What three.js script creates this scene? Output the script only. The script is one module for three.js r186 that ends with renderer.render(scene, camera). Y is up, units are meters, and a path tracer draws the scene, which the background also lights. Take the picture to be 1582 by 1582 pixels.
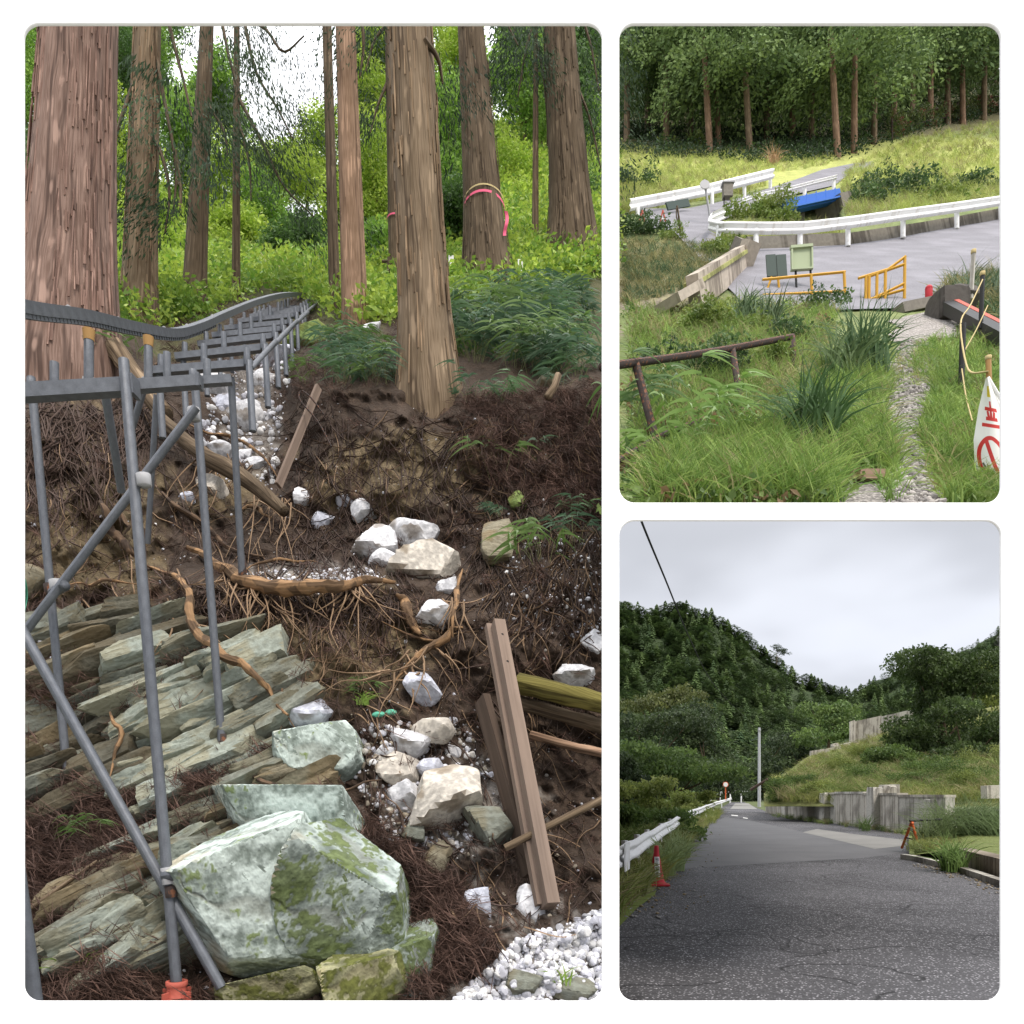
import * as THREE from 'three';
import { mergeGeometries, toCreasedNormals } from 'three/addons/utils/BufferGeometryUtils.js';

// ---------------------------------------------------------------- camera, sky, sun, exposure
// Level camera with a raised lens (principal point at 791, 1225 of a 1582 px square, focal length 1200 px), eye 1.6 m above the road.
const F = 1200, CX = 791, CY = 1225, EYE = 1.6;
const scene = new THREE.Scene();
const camera = new THREE.PerspectiveCamera(2 * Math.atan(CY / F) * 180 / Math.PI, 1582 / (2 * CY), 0.05, 4000);
camera.setViewOffset(1582, 2 * CY, 0, 0, 1582, 1582);
camera.position.set(0, EYE, 0);
camera.updateProjectionMatrix();
const renderer = new THREE.WebGLRenderer({ antialias: true });
renderer.toneMapping = THREE.LinearToneMapping;
renderer.toneMappingExposure = 1.6;
renderer.shadowMap.enabled = true;

function mulberry(a) { return () => { a |= 0; a = a + 0x6D2B79F5 | 0; let t = Math.imul(a ^ a >>> 15, 1 | a); t = t + Math.imul(t ^ t >>> 7, 61 | t) ^ t; return ((t ^ t >>> 14) >>> 0) / 4294967296; }; }
const PERM = (() => { const r = mulberry(77), p = new Float32Array(65536); for (let i = 0; i < 65536; i++) p[i] = r(); return p; })();
const hash2 = (x, y, s) => PERM[(Math.imul(x, 7349) ^ Math.imul(y, 9151) ^ Math.imul(s, 3571)) & 65535];
function vnoise(x, y, per, s, perY = per) {           // smooth value noise, periodic when per > 0
  const xi = Math.floor(x), yi = Math.floor(y), fx = x - xi, fy = y - yi, u = fx * fx * (3 - 2 * fx), v = fy * fy * (3 - 2 * fy);
  const w = (k, q) => q ? ((k % q) + q) % q : k, x0 = w(xi, per), x1 = w(xi + 1, per), y0 = w(yi, perY), y1 = w(yi + 1, perY);
  const a = hash2(x0, y0, s), b = hash2(x1, y0, s), c = hash2(x0, y1, s), d = hash2(x1, y1, s);
  return a + (b - a) * u + (c - a) * v + (a - b - c + d) * u * v;
}
function fbm(x, y, per, oct, s, perY = per) { let t = 0, a = 0.5, n = 0; for (let i = 0; i < oct; i++) { t += a * vnoise(x, y, per, s + i, perY); n += a; a *= 0.5; x *= 2; y *= 2; per *= 2; perY *= 2; } return t / n; }
const lerp = (a, b, t) => a + (b - a) * t, clamp = (x, a = 0, b = 1) => Math.min(b, Math.max(a, x)), sstep = (a, b, x) => { x = clamp((x - a) / (b - a)); return x * x * (3 - 2 * x); };

// overcast sky: brighter towards the zenith, slow grey cloud bands, the same all the way round
{
  const W = 1024, H = 512, data = new Float32Array(W * H * 4);
  for (let j = 0; j < H; j++) for (let i = 0; i < W; i++) {
    const el = ((j + 0.5) / H - 0.5) * Math.PI, az = (i + 0.5) / W, s = Math.max(0, Math.sin(el));
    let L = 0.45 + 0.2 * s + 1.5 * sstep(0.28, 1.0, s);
    const k = 1 / (0.22 + s), cx = Math.cos(az * 2 * Math.PI) * k, cz = Math.sin(az * 2 * Math.PI) * k;
    const c = fbm(cx * 1.3 + 40, cz * 1.3 + 40, 0, 5, 5), c2 = fbm(cx * 3 + 90, cz * 3 + 90, 0, 4, 15);
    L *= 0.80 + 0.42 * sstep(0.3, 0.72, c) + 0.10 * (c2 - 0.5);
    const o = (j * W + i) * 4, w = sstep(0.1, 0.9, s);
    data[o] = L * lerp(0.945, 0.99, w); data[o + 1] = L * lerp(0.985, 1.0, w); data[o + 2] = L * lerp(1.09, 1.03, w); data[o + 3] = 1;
  }
  const t = new THREE.DataTexture(data, W, H, THREE.RGBAFormat, THREE.FloatType);
  t.mapping = THREE.EquirectangularReflectionMapping; t.magFilter = THREE.LinearFilter; t.minFilter = THREE.LinearFilter; t.wrapS = THREE.RepeatWrapping; t.needsUpdate = true;
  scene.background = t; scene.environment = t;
}
const sun = new THREE.DirectionalLight(0xfff4e6, 1.5);
sun.position.set(26, 70, 34); sun.target.position.set(0, 0, -10);
sun.castShadow = true; sun.shadow.radius = 24; sun.shadow.mapSize.set(2048, 2048);
Object.assign(sun.shadow.camera, { left: -60, right: 60, top: 60, bottom: -60, near: 1, far: 300 });
scene.add(sun, sun.target);

// ---------------------------------------------------------------- helpers
const V = (x, y, z) => new THREE.Vector3(x, y, z);
const at = (px, py, d) => V((px - CX) / F * d, EYE + (CY - py) / F * d, -d);       // a point seen at (px, py), d metres away
const lin = (r, g, b) => new THREE.Color().setRGB(r, g, b);
const taken = {};
function numbered(n) { if (!(n in taken)) { taken[n] = 0; return n; } return n + '_' + String(++taken[n]).padStart(3, '0'); }
function tag(o, label, category, group, kind) { if (label) o.userData.label = label; if (category) o.userData.category = category; if (group) o.userData.group = group; if (kind) o.userData.kind = kind; return o; }
function shade(o) { o.castShadow = true; o.receiveShadow = true; return o; }
function thing(name, label, category, group, pos) { const g = new THREE.Group(); g.name = numbered(name); tag(g, label, category, group); if (pos) g.position.copy(pos); scene.add(g); return g; }
function mesh(name, geo, mat, parent) { const m = shade(new THREE.Mesh(geo, mat)); if (parent) { m.name = name; parent.add(m); } else { m.name = numbered(name); scene.add(m); } return m; }
function one(name, geo, mat, label, category, group) { return tag(mesh(name, geo, mat), label, category, group); }
function struct(name, geo, mat, label) { return tag(mesh(name, geo, mat), label, null, null, 'structure'); }
function copies(name, geo, mat, mats, cols, parent) {
  const m = shade(new THREE.InstancedMesh(geo, mat, mats.length));
  mats.forEach((t, i) => { m.setMatrixAt(i, t); if (cols) m.setColorAt(i, cols[i]); });
  m.userData.kind = 'stuff';
  if (parent) { m.name = name; parent.add(m); } else { m.name = numbered(name); scene.add(m); }
  return m;
}
function merge(list) { return mergeGeometries(list.map((g) => { g = g.index ? g.toNonIndexed() : g; for (const k of Object.keys(g.attributes)) if (!['position', 'normal', 'uv'].includes(k)) g.deleteAttribute(k); if (!g.attributes.normal) g.computeVertexNormals(); if (!g.attributes.uv) boxUV(g); return g; })); }
function boxUV(g) {            // uv in metres by the way each face points (needs a geometry without index)
  const p = g.attributes.position, uv = new Float32Array(p.count * 2), a = V(), b = V(), c = V();
  for (let i = 0; i < p.count; i += 3) {
    a.fromBufferAttribute(p, i); b.fromBufferAttribute(p, i + 1); c.fromBufferAttribute(p, i + 2);
    const n = b.clone().sub(a).cross(c.clone().sub(a)), ax = Math.abs(n.x), ay = Math.abs(n.y), az = Math.abs(n.z);
    [a, b, c].forEach((q, k) => { const o = (i + k) * 2; if (ay >= ax && ay >= az) { uv[o] = q.x; uv[o + 1] = q.z; } else if (ax >= az) { uv[o] = q.z; uv[o + 1] = q.y; } else { uv[o] = q.x; uv[o + 1] = q.y; } });
  }
  g.setAttribute('uv', new THREE.BufferAttribute(uv, 2)); return g;
}
function box(w, h, d, m) { let g = new THREE.BoxGeometry(w, h, d).toNonIndexed(); boxUV(g); if (m) g.applyMatrix4(m); return g; }
function frame(p, x, y, z, s) { return new THREE.Matrix4().makeBasis(x, y, z).setPosition(p).multiply(new THREE.Matrix4().makeScale(...(s || [1, 1, 1]))); }
function bar(a, b, w, h) {      // rectangular bar from a to b: h upright, w sideways
  const d = b.clone().sub(a), L = d.length(), x = d.normalize(), z = x.clone().cross(V(0, 1, 0)); if (z.lengthSq() < 1e-4) z.set(0, 0, 1); z.normalize(); const y = z.clone().cross(x).normalize();
  const g = box(L, h, w); g.applyMatrix4(frame(a.clone().add(b).multiplyScalar(0.5), x, y, z)); return g;
}
function prism(a, b, w, h) {    // wall with upright ends: foot line a-b, thickness w, height h
  const g = new THREE.BoxGeometry(1, 1, 1, 1, 1, 1).toNonIndexed(), p = g.attributes.position, x = b.clone().sub(a), s = V(-x.z, 0, x.x).normalize();
  const uv = new Float32Array(p.count * 2), L = x.length(), nn = g.attributes.normal;
  for (let i = 0; i < p.count; i++) { const t = p.getX(i) + 0.5, v = p.getY(i) + 0.5, d = p.getZ(i), q = a.clone().addScaledVector(x, t).addScaledVector(s, d * w).add(V(0, v * h, 0)); uv[i * 2] = Math.abs(nn.getX(i)) > 0.5 ? d * w : t * L; uv[i * 2 + 1] = Math.abs(nn.getY(i)) > 0.5 ? d * w : v * h; p.setXYZ(i, q.x, q.y, q.z); }
  g.setAttribute('uv', new THREE.BufferAttribute(uv, 2)); g.computeVertexNormals(); return g;
}
function tube(pts, rad, radial = 7, sub = 3, wob = 0, seed = 1) {   // tapered tube through points; uv in metres
  const n = pts.length, c = n > 2 ? new THREE.CatmullRomCurve3(pts) : new THREE.LineCurve3(pts[0], pts[1]);
  const m = n > 2 ? (n - 1) * sub : Math.max(1, sub), pos = [], uv = [], idx = [], R = Array.isArray(rad) ? rad : [rad];
  let up = V(0, 0, 1), len = 0, prev = null;
  for (let i = 0; i <= m; i++) {
    const t = i / m, p = n > 2 ? c.getPoint(t) : pts[0].clone().lerp(pts[1], t), T = c.getTangent(t).normalize();
    let N = up.clone().sub(T.clone().multiplyScalar(up.dot(T))); if (N.lengthSq() < 1e-5) N = V(1, 0, 0).sub(T.clone().multiplyScalar(T.x)); N.normalize(); up = N; const B = T.clone().cross(N);
    if (prev) len += p.distanceTo(prev); prev = p;
    const k = t * (R.length - 1), ki = Math.min(R.length - 2, Math.floor(k)), r0 = R.length > 1 ? lerp(R[ki], R[ki + 1], k - ki) : R[0];
    for (let j = 0; j <= radial; j++) {
      const a = j / radial * Math.PI * 2, jj = j % radial, r = r0 * (1 + wob * (hash2(jj, i, seed) - 0.5) * 2);
      const q = p.clone().addScaledVector(N, Math.cos(a) * r).addScaledVector(B, Math.sin(a) * r); pos.push(q.x, q.y, q.z); uv.push(a * r0, len);
      if (i < m && j < radial) { const o = i * (radial + 1) + j; idx.push(o, o + 1, o + radial + 1, o + 1, o + radial + 2, o + radial + 1); }
    }
  }
  for (const e of [0, m]) { const c0 = pos.length / 3, p = e ? pts[n - 1] : pts[0]; pos.push(p.x, p.y, p.z); uv.push(0, 0); for (let j = 0; j < radial; j++) { const o = e * (radial + 1) + j; e ? idx.push(o, o + 1, c0) : idx.push(o + 1, o, c0); } }
  const g = new THREE.BufferGeometry(); g.setAttribute('position', new THREE.Float32BufferAttribute(pos, 3)); g.setAttribute('uv', new THREE.Float32BufferAttribute(uv, 2)); g.setIndex(idx); g.computeVertexNormals(); return g;
}
function rockGeo(seed, sx, sy, sz, o = {}) {     // broken stone: a ball cut by random planes, box-like when o.block is set
  const r = mulberry(seed * 977 + 13), planes = [];
  if (o.block) for (const n of [[1, 0, 0], [-1, 0, 0], [0, 1, 0], [0, -1, 0], [0, 0, 1], [0, 0, -1]]) planes.push([V(n[0] + (r() - 0.5) * o.block, n[1] + (r() - 0.5) * o.block, n[2] + (r() - 0.5) * o.block).normalize(), 0.8 + r() * 0.15]);
  for (let i = 0; i < (o.cuts ?? 11); i++) { const z = r() * 2 - 1, a = r() * 6.283, q = Math.sqrt(1 - z * z); planes.push([V(q * Math.cos(a), z, q * Math.sin(a)), (o.block ? 0.95 : 0.68) + r() * 0.3]); }
  for (const [x, y, z, q] of o.planes ?? []) planes.push([V(x, y, z).normalize(), q]);
  const det = o.detail ?? 5, g = new THREE.IcosahedronGeometry(1, det), p = g.attributes.position, v = V(), ns = seed % 50;
  for (let i = 0; i < p.count; i++) {
    v.fromBufferAttribute(p, i).normalize(); let h = o.block ? 1.7 : 1.05;
    for (const [n, d] of planes) { const k = v.dot(n); if (k > 1e-3) h = Math.min(h, d / k); }
    h *= 1 + (o.rough ?? 0.05) * (fbm(v.x * 3 + v.z * 2.3 + ns, v.y * 3 - v.z * 1.7 + ns, 0, 3, 9) - 0.5) * 2;
    p.setXYZ(i, v.x * h * sx, v.y * h * sy, v.z * h * sz);
  }
  const c = toCreasedNormals(g, 0.45); boxUV(c); return c;
}
function sheet(nu, nv, fn) {    // fn(u, v) -> { p, uv, c }
  const pos = [], uv = [], col = [], idx = []; let hasC = false;
  for (let j = 0; j <= nv; j++) for (let i = 0; i <= nu; i++) { const q = fn(i / nu, j / nv); pos.push(q.p.x, q.p.y, q.p.z); uv.push(q.uv ? q.uv[0] : q.p.x, q.uv ? q.uv[1] : q.p.y - q.p.z); if (q.c) { hasC = true; col.push(...q.c); } }
  for (let j = 0; j < nv; j++) for (let i = 0; i < nu; i++) { const o = j * (nu + 1) + i; idx.push(o, o + 1, o + nu + 1, o + 1, o + nu + 2, o + nu + 1); }
  const g = new THREE.BufferGeometry(); g.setAttribute('position', new THREE.Float32BufferAttribute(pos, 3)); g.setAttribute('uv', new THREE.Float32BufferAttribute(uv, 2)); if (hasC) g.setAttribute('color', new THREE.Float32BufferAttribute(col, 3)); g.setIndex(idx); g.computeVertexNormals(); return g;
}
function polyline(pts, t) { const k = t * (pts.length - 1), i = Math.min(pts.length - 2, Math.floor(k)), f = k - i; return pts[i].map((a, n) => lerp(a, pts[i + 1][n], f)); }
function table(xs, rows) {      // smooth lookup: rows = [y, values...], y falling
  return (x, y) => {
    const w = (row) => { let i = 0; while (i < xs.length - 2 && x > xs[i + 1]) i++; const f = clamp((x - xs[i]) / (xs[i + 1] - xs[i])); return row.length === 2 ? row[1] : lerp(row[i + 1], row[i + 2], f * f * (3 - 2 * f)); };
    let k = 0; while (k < rows.length - 2 && y < rows[k + 1][0]) k++;
    const t = clamp((rows[k][0] - y) / (rows[k][0] - rows[k + 1][0])), p1 = w(rows[k]), p2 = w(rows[k + 1]), p0 = k ? w(rows[k - 1]) : p1, p3 = k < rows.length - 2 ? w(rows[k + 2]) : p2;
    const m1 = (p2 - p0) / 2 * 0.7, m2 = (p3 - p1) / 2 * 0.7, t2 = t * t, t3 = t2 * t;
    return (2 * t3 - 3 * t2 + 1) * p1 + (t3 - 2 * t2 + t) * m1 + (-2 * t3 + 3 * t2) * p2 + (t3 - t2) * m2;
  };
}
function inside(poly, x, y) { let c = false; for (let i = 0, j = poly.length - 1; i < poly.length; j = i++) { const [xi, yi] = poly[i], [xj, yj] = poly[j]; if ((yi > y) !== (yj > y) && x < (xj - xi) * (y - yi) / (yj - yi) + xi) c = !c; } return c; }
function scatter(n, poly, seed, cb) { const r = mulberry(seed), xs = poly.map((p) => p[0]), ys = poly.map((p) => p[1]), x0 = Math.min(...xs), x1 = Math.max(...xs), y0 = Math.min(...ys), y1 = Math.max(...ys); let k = 0, tries = 0; while (k < n && tries++ < n * 40) { const x = lerp(x0, x1, r()), y = lerp(y0, y1, r()); if (inside(poly, x, y)) { cb(x, y, r, k); k++; } } }
const M4 = (p, rx, ry, rz, s) => new THREE.Matrix4().compose(p, new THREE.Quaternion().setFromEuler(new THREE.Euler(rx, ry, rz, 'YXZ')), Array.isArray(s) ? V(...s) : V(s, s, s));

// ---------------------------------------------------------------- procedural textures and materials
function tex(size, fn, metres, srgb = true) {
  const d = new Uint8Array(size * size * 4);
  for (let j = 0; j < size; j++) for (let i = 0; i < size; i++) { const c = fn(i / size, j / size), o = (j * size + i) * 4; for (let k = 0; k < 3; k++) { let v = clamp(c[k] ?? c[0]); if (srgb) v = v <= 0.0031308 ? v * 12.92 : 1.055 * Math.pow(v, 1 / 2.4) - 0.055; d[o + k] = v * 255 + 0.5; } d[o + 3] = 255; }
  const t = new THREE.DataTexture(d, size, size); t.wrapS = t.wrapT = THREE.RepeatWrapping; t.magFilter = THREE.LinearFilter; t.minFilter = THREE.LinearMipmapLinearFilter; t.generateMipmaps = true; if (srgb) t.colorSpace = THREE.SRGBColorSpace; const [mx, my] = Array.isArray(metres) ? metres : [metres, metres]; t.repeat.set(1 / mx, 1 / my); t.needsUpdate = true; return t;
}
function surface(size, metres, fn, o = {}) {    // fn(u, v) -> [r, g, b, height]; linear albedo
  const memo = new Map(), get = (u, v) => { const k = u * size * 4096 + v * size; let c = memo.get(k); if (!c) memo.set(k, c = fn(u, v)); return c; };
  const map = tex(size, get, metres), bump = tex(size, (u, v) => { const h = get(u, v)[3]; return [h, h, h]; }, metres, false); memo.clear();
  return new THREE.MeshPhysicalMaterial({ map, bumpMap: bump, bumpScale: o.bump ?? 0.01, roughness: o.rough ?? 0.95, color: o.color ?? 0xffffff, vertexColors: !!o.vc, metalness: o.metal ?? 0, side: o.side ?? THREE.FrontSide, specularIntensity: o.spec ?? 0.5 });
}
const mix3 = (a, b, t) => [lerp(a[0], b[0], t), lerp(a[1], b[1], t), lerp(a[2], b[2], t)];
const variant = (m, r, g, b) => { const c = m.clone(); c.color = lin(r, g, b); return c; };
const M = {};
{
  const bark = (ca, cb, cc) => (u, v) => {     // long vertical fibres of cedar bark, peeling strips
    const w = fbm(u * 4, v * 2, 4, 3, 31, 2) * 0.9, uu = u + w * 0.12, r1 = 0.7 * vnoise(uu * 30, v * 2, 30, 3, 2) + 0.3 * vnoise(uu * 64, v * 6, 64, 33, 6), r2 = vnoise(uu * 120, v * 14, 120, 4, 14), gap = sstep(0.42, 0.22, r1), p = fbm(u * 4, v * 6, 4, 5, 12, 6), lift = sstep(0.64, 0.8, vnoise(uu * 30, v * 6, 30, 8, 6)) * sstep(0.45, 0.6, p);
    let c = mix3(ca, cb, sstep(0.25, 0.75, p * 0.45 + r2 * 0.55)); c = mix3(c, cc, gap * 0.8); c = mix3(c, cb.map((q) => q * 1.7), lift * 0.6);
    return [...c, 0.25 + 0.55 * r1 + 0.2 * r2];
  };
  M.barkRed = surface(512, [0.8, 1.6], bark([0.155, 0.098, 0.076], [0.245, 0.165, 0.132], [0.055, 0.033, 0.026]), { bump: 0.016 });
  M.barkTan = surface(512, [0.7, 1.8], bark([0.125, 0.088, 0.053], [0.205, 0.15, 0.098], [0.055, 0.036, 0.022]), { bump: 0.007 });
  M.barkDark = variant(M.barkTan, 0.62, 0.62, 0.62);
  M.barkPink = variant(M.barkTan, 1.3, 1.14, 1.15);
  M.barkMoss = variant(M.barkTan, 0.8, 0.95, 0.4);
  M.soil = surface(512, 1.1, (u, v) => { const a = fbm(u * 5, v * 5, 5, 5, 2), b = fbm(u * 24, v * 24, 24, 3, 6), p = sstep(0.70, 0.78, vnoise(u * 60, v * 60, 60, 4)); let c = mix3([0.75, 0.72, 0.7], [1.25, 1.25, 1.2], a * 0.6 + b * 0.4); c = mix3(c, [2.0, 1.9, 1.8], p * 0.5); return [...c.map((x) => x * 0.5), a * 0.5 + b * 0.35 + p * 0.15]; }, { bump: 0.05, vc: true });
  M.rock = surface(512, 0.7, (u, v) => { const l = fbm(u * 3, v * 26, 3, 4, 21, 26), a = fbm(u * 6, v * 6, 6, 5, 23), b = fbm(u * 30, v * 40, 30, 3, 25, 40), cr = sstep(0.30, 0.18, vnoise(u * 3 + a * 0.4, v * 34, 3, 27, 34)) * sstep(0.45, 0.6, a); let c = mix3([0.55, 0.55, 0.52], [1.1, 1.12, 1.1], sstep(0.2, 0.8, 0.22 * l + 0.4 * a + 0.38 * b)); c = mix3(c, [0.4, 0.36, 0.28], cr * 0.35); c = mix3(c, [0.75, 0.58, 0.36], sstep(0.5, 0.66, fbm(u * 3, v * 3, 3, 4, 29)) * 0.5); return [...c.map((x) => x * 0.8), l * 0.3 + a * 0.3 + b * 0.3 - cr * 0.2 + 0.2]; }, { bump: 0.02 });
  M.limestone = surface(512, 0.6, (u, v) => { const a = fbm(u * 5, v * 5, 5, 5, 41), b = fbm(u * 20, v * 20, 20, 3, 43), d = sstep(0.46, 0.62, fbm(u * 3, v * 3, 3, 5, 47)); let c = mix3([0.52, 0.52, 0.54], [0.92, 0.92, 0.94], sstep(0.3, 0.7, a * 0.5 + b * 0.5)); c = mix3(c, [0.27, 0.22, 0.165], d * 0.7); return [...c.map((x) => x * 0.8), a * 0.6 + b * 0.4]; }, { bump: 0.012 });
  M.steel = surface(256, 0.25, (u, v) => { const a = fbm(u * 8, v * 8, 8, 4, 51), b = vnoise(u * 60, v * 60, 60, 3); const k = 0.095 + 0.06 * a + 0.02 * b; return [k * 0.92, k * 0.98, k * 1.1, a]; }, { bump: 0.0006, rough: 0.48, metal: 0.35, spec: 0.5 });
  M.wood = surface(512, [1.2, 0.4], (u, v) => { const w = fbm(u * 3, v * 3, 3, 3, 61) * 0.4, g = vnoise(u * 2, (v + w * 0.05) * 40, 2, 5, 40), a = fbm(u * 5, v * 5, 5, 4, 66), k = lerp(0.55, 1.1, g * 0.6 + a * 0.4); return [0.25 * k, 0.185 * k, 0.145 * k, g * 0.7 + a * 0.3]; }, { bump: 0.004 });
  M.rootPale = surface(256, [0.2, 0.5], (u, v) => { const g = vnoise(u * 20, v * 3, 20, 5, 3), a = fbm(u * 6, v * 6, 6, 4, 66), k = lerp(0.3, 1.2, g * 0.5 + a * 0.5), d = sstep(0.5, 0.62, fbm(u * 2, v * 5, 2, 4, 69, 5)); return [...mix3([0.36 * k, 0.215 * k, 0.11 * k], [0.10 * k, 0.065 * k, 0.04 * k], d * 0.8), g * 0.6 + a * 0.4]; }, { bump: 0.006 });
  M.rootBrown = variant(M.rootPale, 0.42, 0.45, 0.55);
  M.rootFine = new THREE.MeshStandardMaterial({ color: lin(0.075, 0.046, 0.034), roughness: 0.95 });
  M.rootFinePale = new THREE.MeshStandardMaterial({ color: lin(0.24, 0.155, 0.09), roughness: 0.95 });
  M.litter = new THREE.MeshStandardMaterial({ color: lin(1, 1, 1), roughness: 0.95, side: THREE.DoubleSide });
  M.pebble = new THREE.MeshStandardMaterial({ color: lin(1, 1, 1), roughness: 0.9 });
  M.leaf = new THREE.MeshPhysicalMaterial({ color: lin(1, 1, 1), roughness: 0.75, transmission: 0.55, thickness: 0, side: THREE.DoubleSide, specularIntensity: 0.4 });
  M.needle = new THREE.MeshPhysicalMaterial({ color: lin(1, 1, 1), roughness: 0.85, transmission: 0.25, thickness: 0, side: THREE.DoubleSide, specularIntensity: 0.3 });
  M.grassBlade = new THREE.MeshPhysicalMaterial({ color: lin(1, 1, 1), roughness: 0.7, transmission: 0.35, thickness: 0, side: THREE.DoubleSide, specularIntensity: 0.4 });
  M.turf = surface(512, 2.3, (u, v) => { const a = fbm(u * 5, v * 5, 5, 5, 71), b = fbm(u * 40, v * 40, 40, 3, 73); return [...mix3([0.35, 0.35, 0.35], [0.95, 0.95, 0.9], a * 0.5 + b * 0.5).map((x) => x), b * 0.7 + a * 0.3]; }, { bump: 0.05, vc: true });
  M.roadFar = surface(512, 2.0, (u, v) => { const a = fbm(u * 4, v * 4, 4, 4, 81), b = vnoise(u * 150, v * 150, 150, 5), k = 0.20 + 0.09 * (a - 0.5) + 0.06 * (b - 0.5); return [k, k * 0.975, k * 1.07, b]; }, { bump: 0.003, rough: 0.8 });
  M.concrete = surface(512, [2.2, 2.2], (u, v) => { const a = fbm(u * 5, v * 5, 5, 5, 91), st = fbm(u * 22, v * 2, 22, 3, 93, 2), b = fbm(u * 40, v * 40, 40, 2, 95), d = sstep(0.48, 0.75, st * 0.7 + a * 0.4); const c = mix3([0.50, 0.48, 0.43], [0.17, 0.155, 0.135], d * 0.8); return [...c.map((x) => x * (0.85 + 0.3 * b)), a * 0.5 + b * 0.5]; }, { bump: 0.008 });
  M.concreteDark = variant(M.concrete, 0.42, 0.4, 0.38);
  M.white = surface(256, 0.8, (u, v) => { const a = fbm(u * 4, v * 4, 4, 4, 101), d = sstep(0.66, 0.8, fbm(u * 9, v * 9, 9, 3, 103)), k = 0.80 + 0.06 * (a - 0.5); return [...mix3([k, k, k * 1.0], [0.45, 0.40, 0.33], d * 0.35), a]; }, { bump: 0.001, rough: 0.5 });
  M.rust = surface(256, 0.3, (u, v) => { const a = fbm(u * 6, v * 6, 6, 4, 111), b = sstep(0.55, 0.7, fbm(u * 10, v * 10, 10, 3, 113)); const c = mix3([0.055, 0.042, 0.038], [0.20, 0.085, 0.045], b * 0.8); return [...c.map((x) => x * (0.7 + 0.6 * a)), a]; }, { bump: 0.002 });
  M.board = surface(256, 1.0, (u, v) => { const a = fbm(u * 6, v * 6, 6, 4, 121), k = 0.90 + 0.02 * (a - 0.5); return [k, k, k, a]; }, { bump: 0.0006, rough: 0.85 });
  const paint = (r, g, b, rough = 0.5) => new THREE.MeshPhysicalMaterial({ color: lin(r, g, b), roughness: rough, specularIntensity: 0.5 });
  M.red = paint(0.42, 0.02, 0.03); M.redFaded = paint(0.42, 0.10, 0.07, 0.7); M.orange = paint(0.62, 0.13, 0.04); M.yellow = paint(0.55, 0.30, 0.03); M.blue = paint(0.02, 0.13, 0.50); M.black = paint(0.02, 0.02, 0.02); M.boardGreen = paint(0.05, 0.075, 0.065); M.boardPale = paint(0.36, 0.42, 0.27, 0.6); M.grey = paint(0.35, 0.35, 0.36); M.pink = paint(0.75, 0.12, 0.22, 0.7); M.rope = paint(0.5, 0.40, 0.2, 0.9); M.signWhite = paint(0.72, 0.72, 0.70, 0.6); M.brass = paint(0.35, 0.20, 0.07); M.net = paint(0.10, 0.38, 0.26, 0.8); M.pole = paint(0.42, 0.43, 0.45, 0.8); M.cable = paint(0.03, 0.035, 0.05);
}

// ---------------------------------------------------------------- leaf, needle and grass building blocks
function quads(list) {      // list of [centre, along, across]: rhombic leaves with a slight fold
  const pos = [], idx = [];
  for (const [c, a, b, n] of list) { const o = pos.length / 3, q = c.clone().add(n); for (const p of [c.clone().sub(a), q.clone().add(b), c.clone().add(a), q.clone().sub(b)]) pos.push(p.x, p.y, p.z); idx.push(o, o + 1, o + 2, o, o + 2, o + 3); }
  const g = new THREE.BufferGeometry(); g.setAttribute('position', new THREE.Float32BufferAttribute(pos, 3)); g.setIndex(idx); const h = g.toNonIndexed(); h.computeVertexNormals(); h.setAttribute('uv', new THREE.Float32BufferAttribute(new Float32Array(h.attributes.position.count * 2), 2)); return h;
}
function leafClump(n, size, seed, o = {}) {
  const r = mulberry(seed), L = [];
  for (let i = 0; i < n; i++) {
    const z = r() * 2 - 1, a = r() * 6.283, q = Math.sqrt(1 - z * z), rad = Math.cbrt(r()), c = V(q * Math.cos(a) * rad, z * rad * (o.flat ?? 0.6), q * Math.sin(a) * rad);
    const along = V(r() - 0.5, (r() - 0.5) * 0.8 - (o.droop ?? 0.15), r() - 0.5).normalize(), across = V(r() - 0.5, (r() - 0.5) * 0.6, r() - 0.5).cross(along).normalize(), s = size * (0.6 + 0.8 * r());
    L.push([c, along.clone().multiplyScalar(s), across.multiplyScalar(s * (o.wide ?? 0.55)), V(0, s * 0.15, 0)]);
  }
  return quads(L);
}
function spray(n, seed, o = {}) {    // a hanging cedar frond: a limb with needle tufts along drooping twigs; grows along +x, hangs to -y
  const r = mulberry(seed), L = [];
  for (let i = 0; i < n; i++) {
    const t = Math.pow(r(), 0.8), side = (r() - 0.5) * 0.7 * (1 - 0.4 * t), hang = r() * r() * (o.hang ?? 0.45), c = V(t, -0.25 * t * t - hang, side);
    const along = V(0.35 + r() * 0.4, -0.5 - r() * 0.8, (r() - 0.5) * 0.9).normalize(), across = along.clone().cross(V(r() - 0.5, r() - 0.5, r() - 0.5)).normalize(), s = (o.size ?? 0.07) * (0.5 + r());
    L.push([c, along.multiplyScalar(s), across.multiplyScalar(s * 0.2), V(0, 0, 0)]);
  }
  return quads(L);
}
function blade(pts, w) { const P = [], n = pts.length; for (let i = 0; i < n; i++) { const t = i / (n - 1), d = pts[Math.min(n - 1, i + 1)].clone().sub(pts[Math.max(0, i - 1)]), s = d.cross(V(0.3, 0.1, 1)).normalize().multiplyScalar(w * (t < 0.25 ? 0.5 + 2 * t : 1.33 * (1 - t) + 0.02)); P.push([pts[i].clone().sub(s), pts[i].clone().add(s)]); } return P; }
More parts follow.
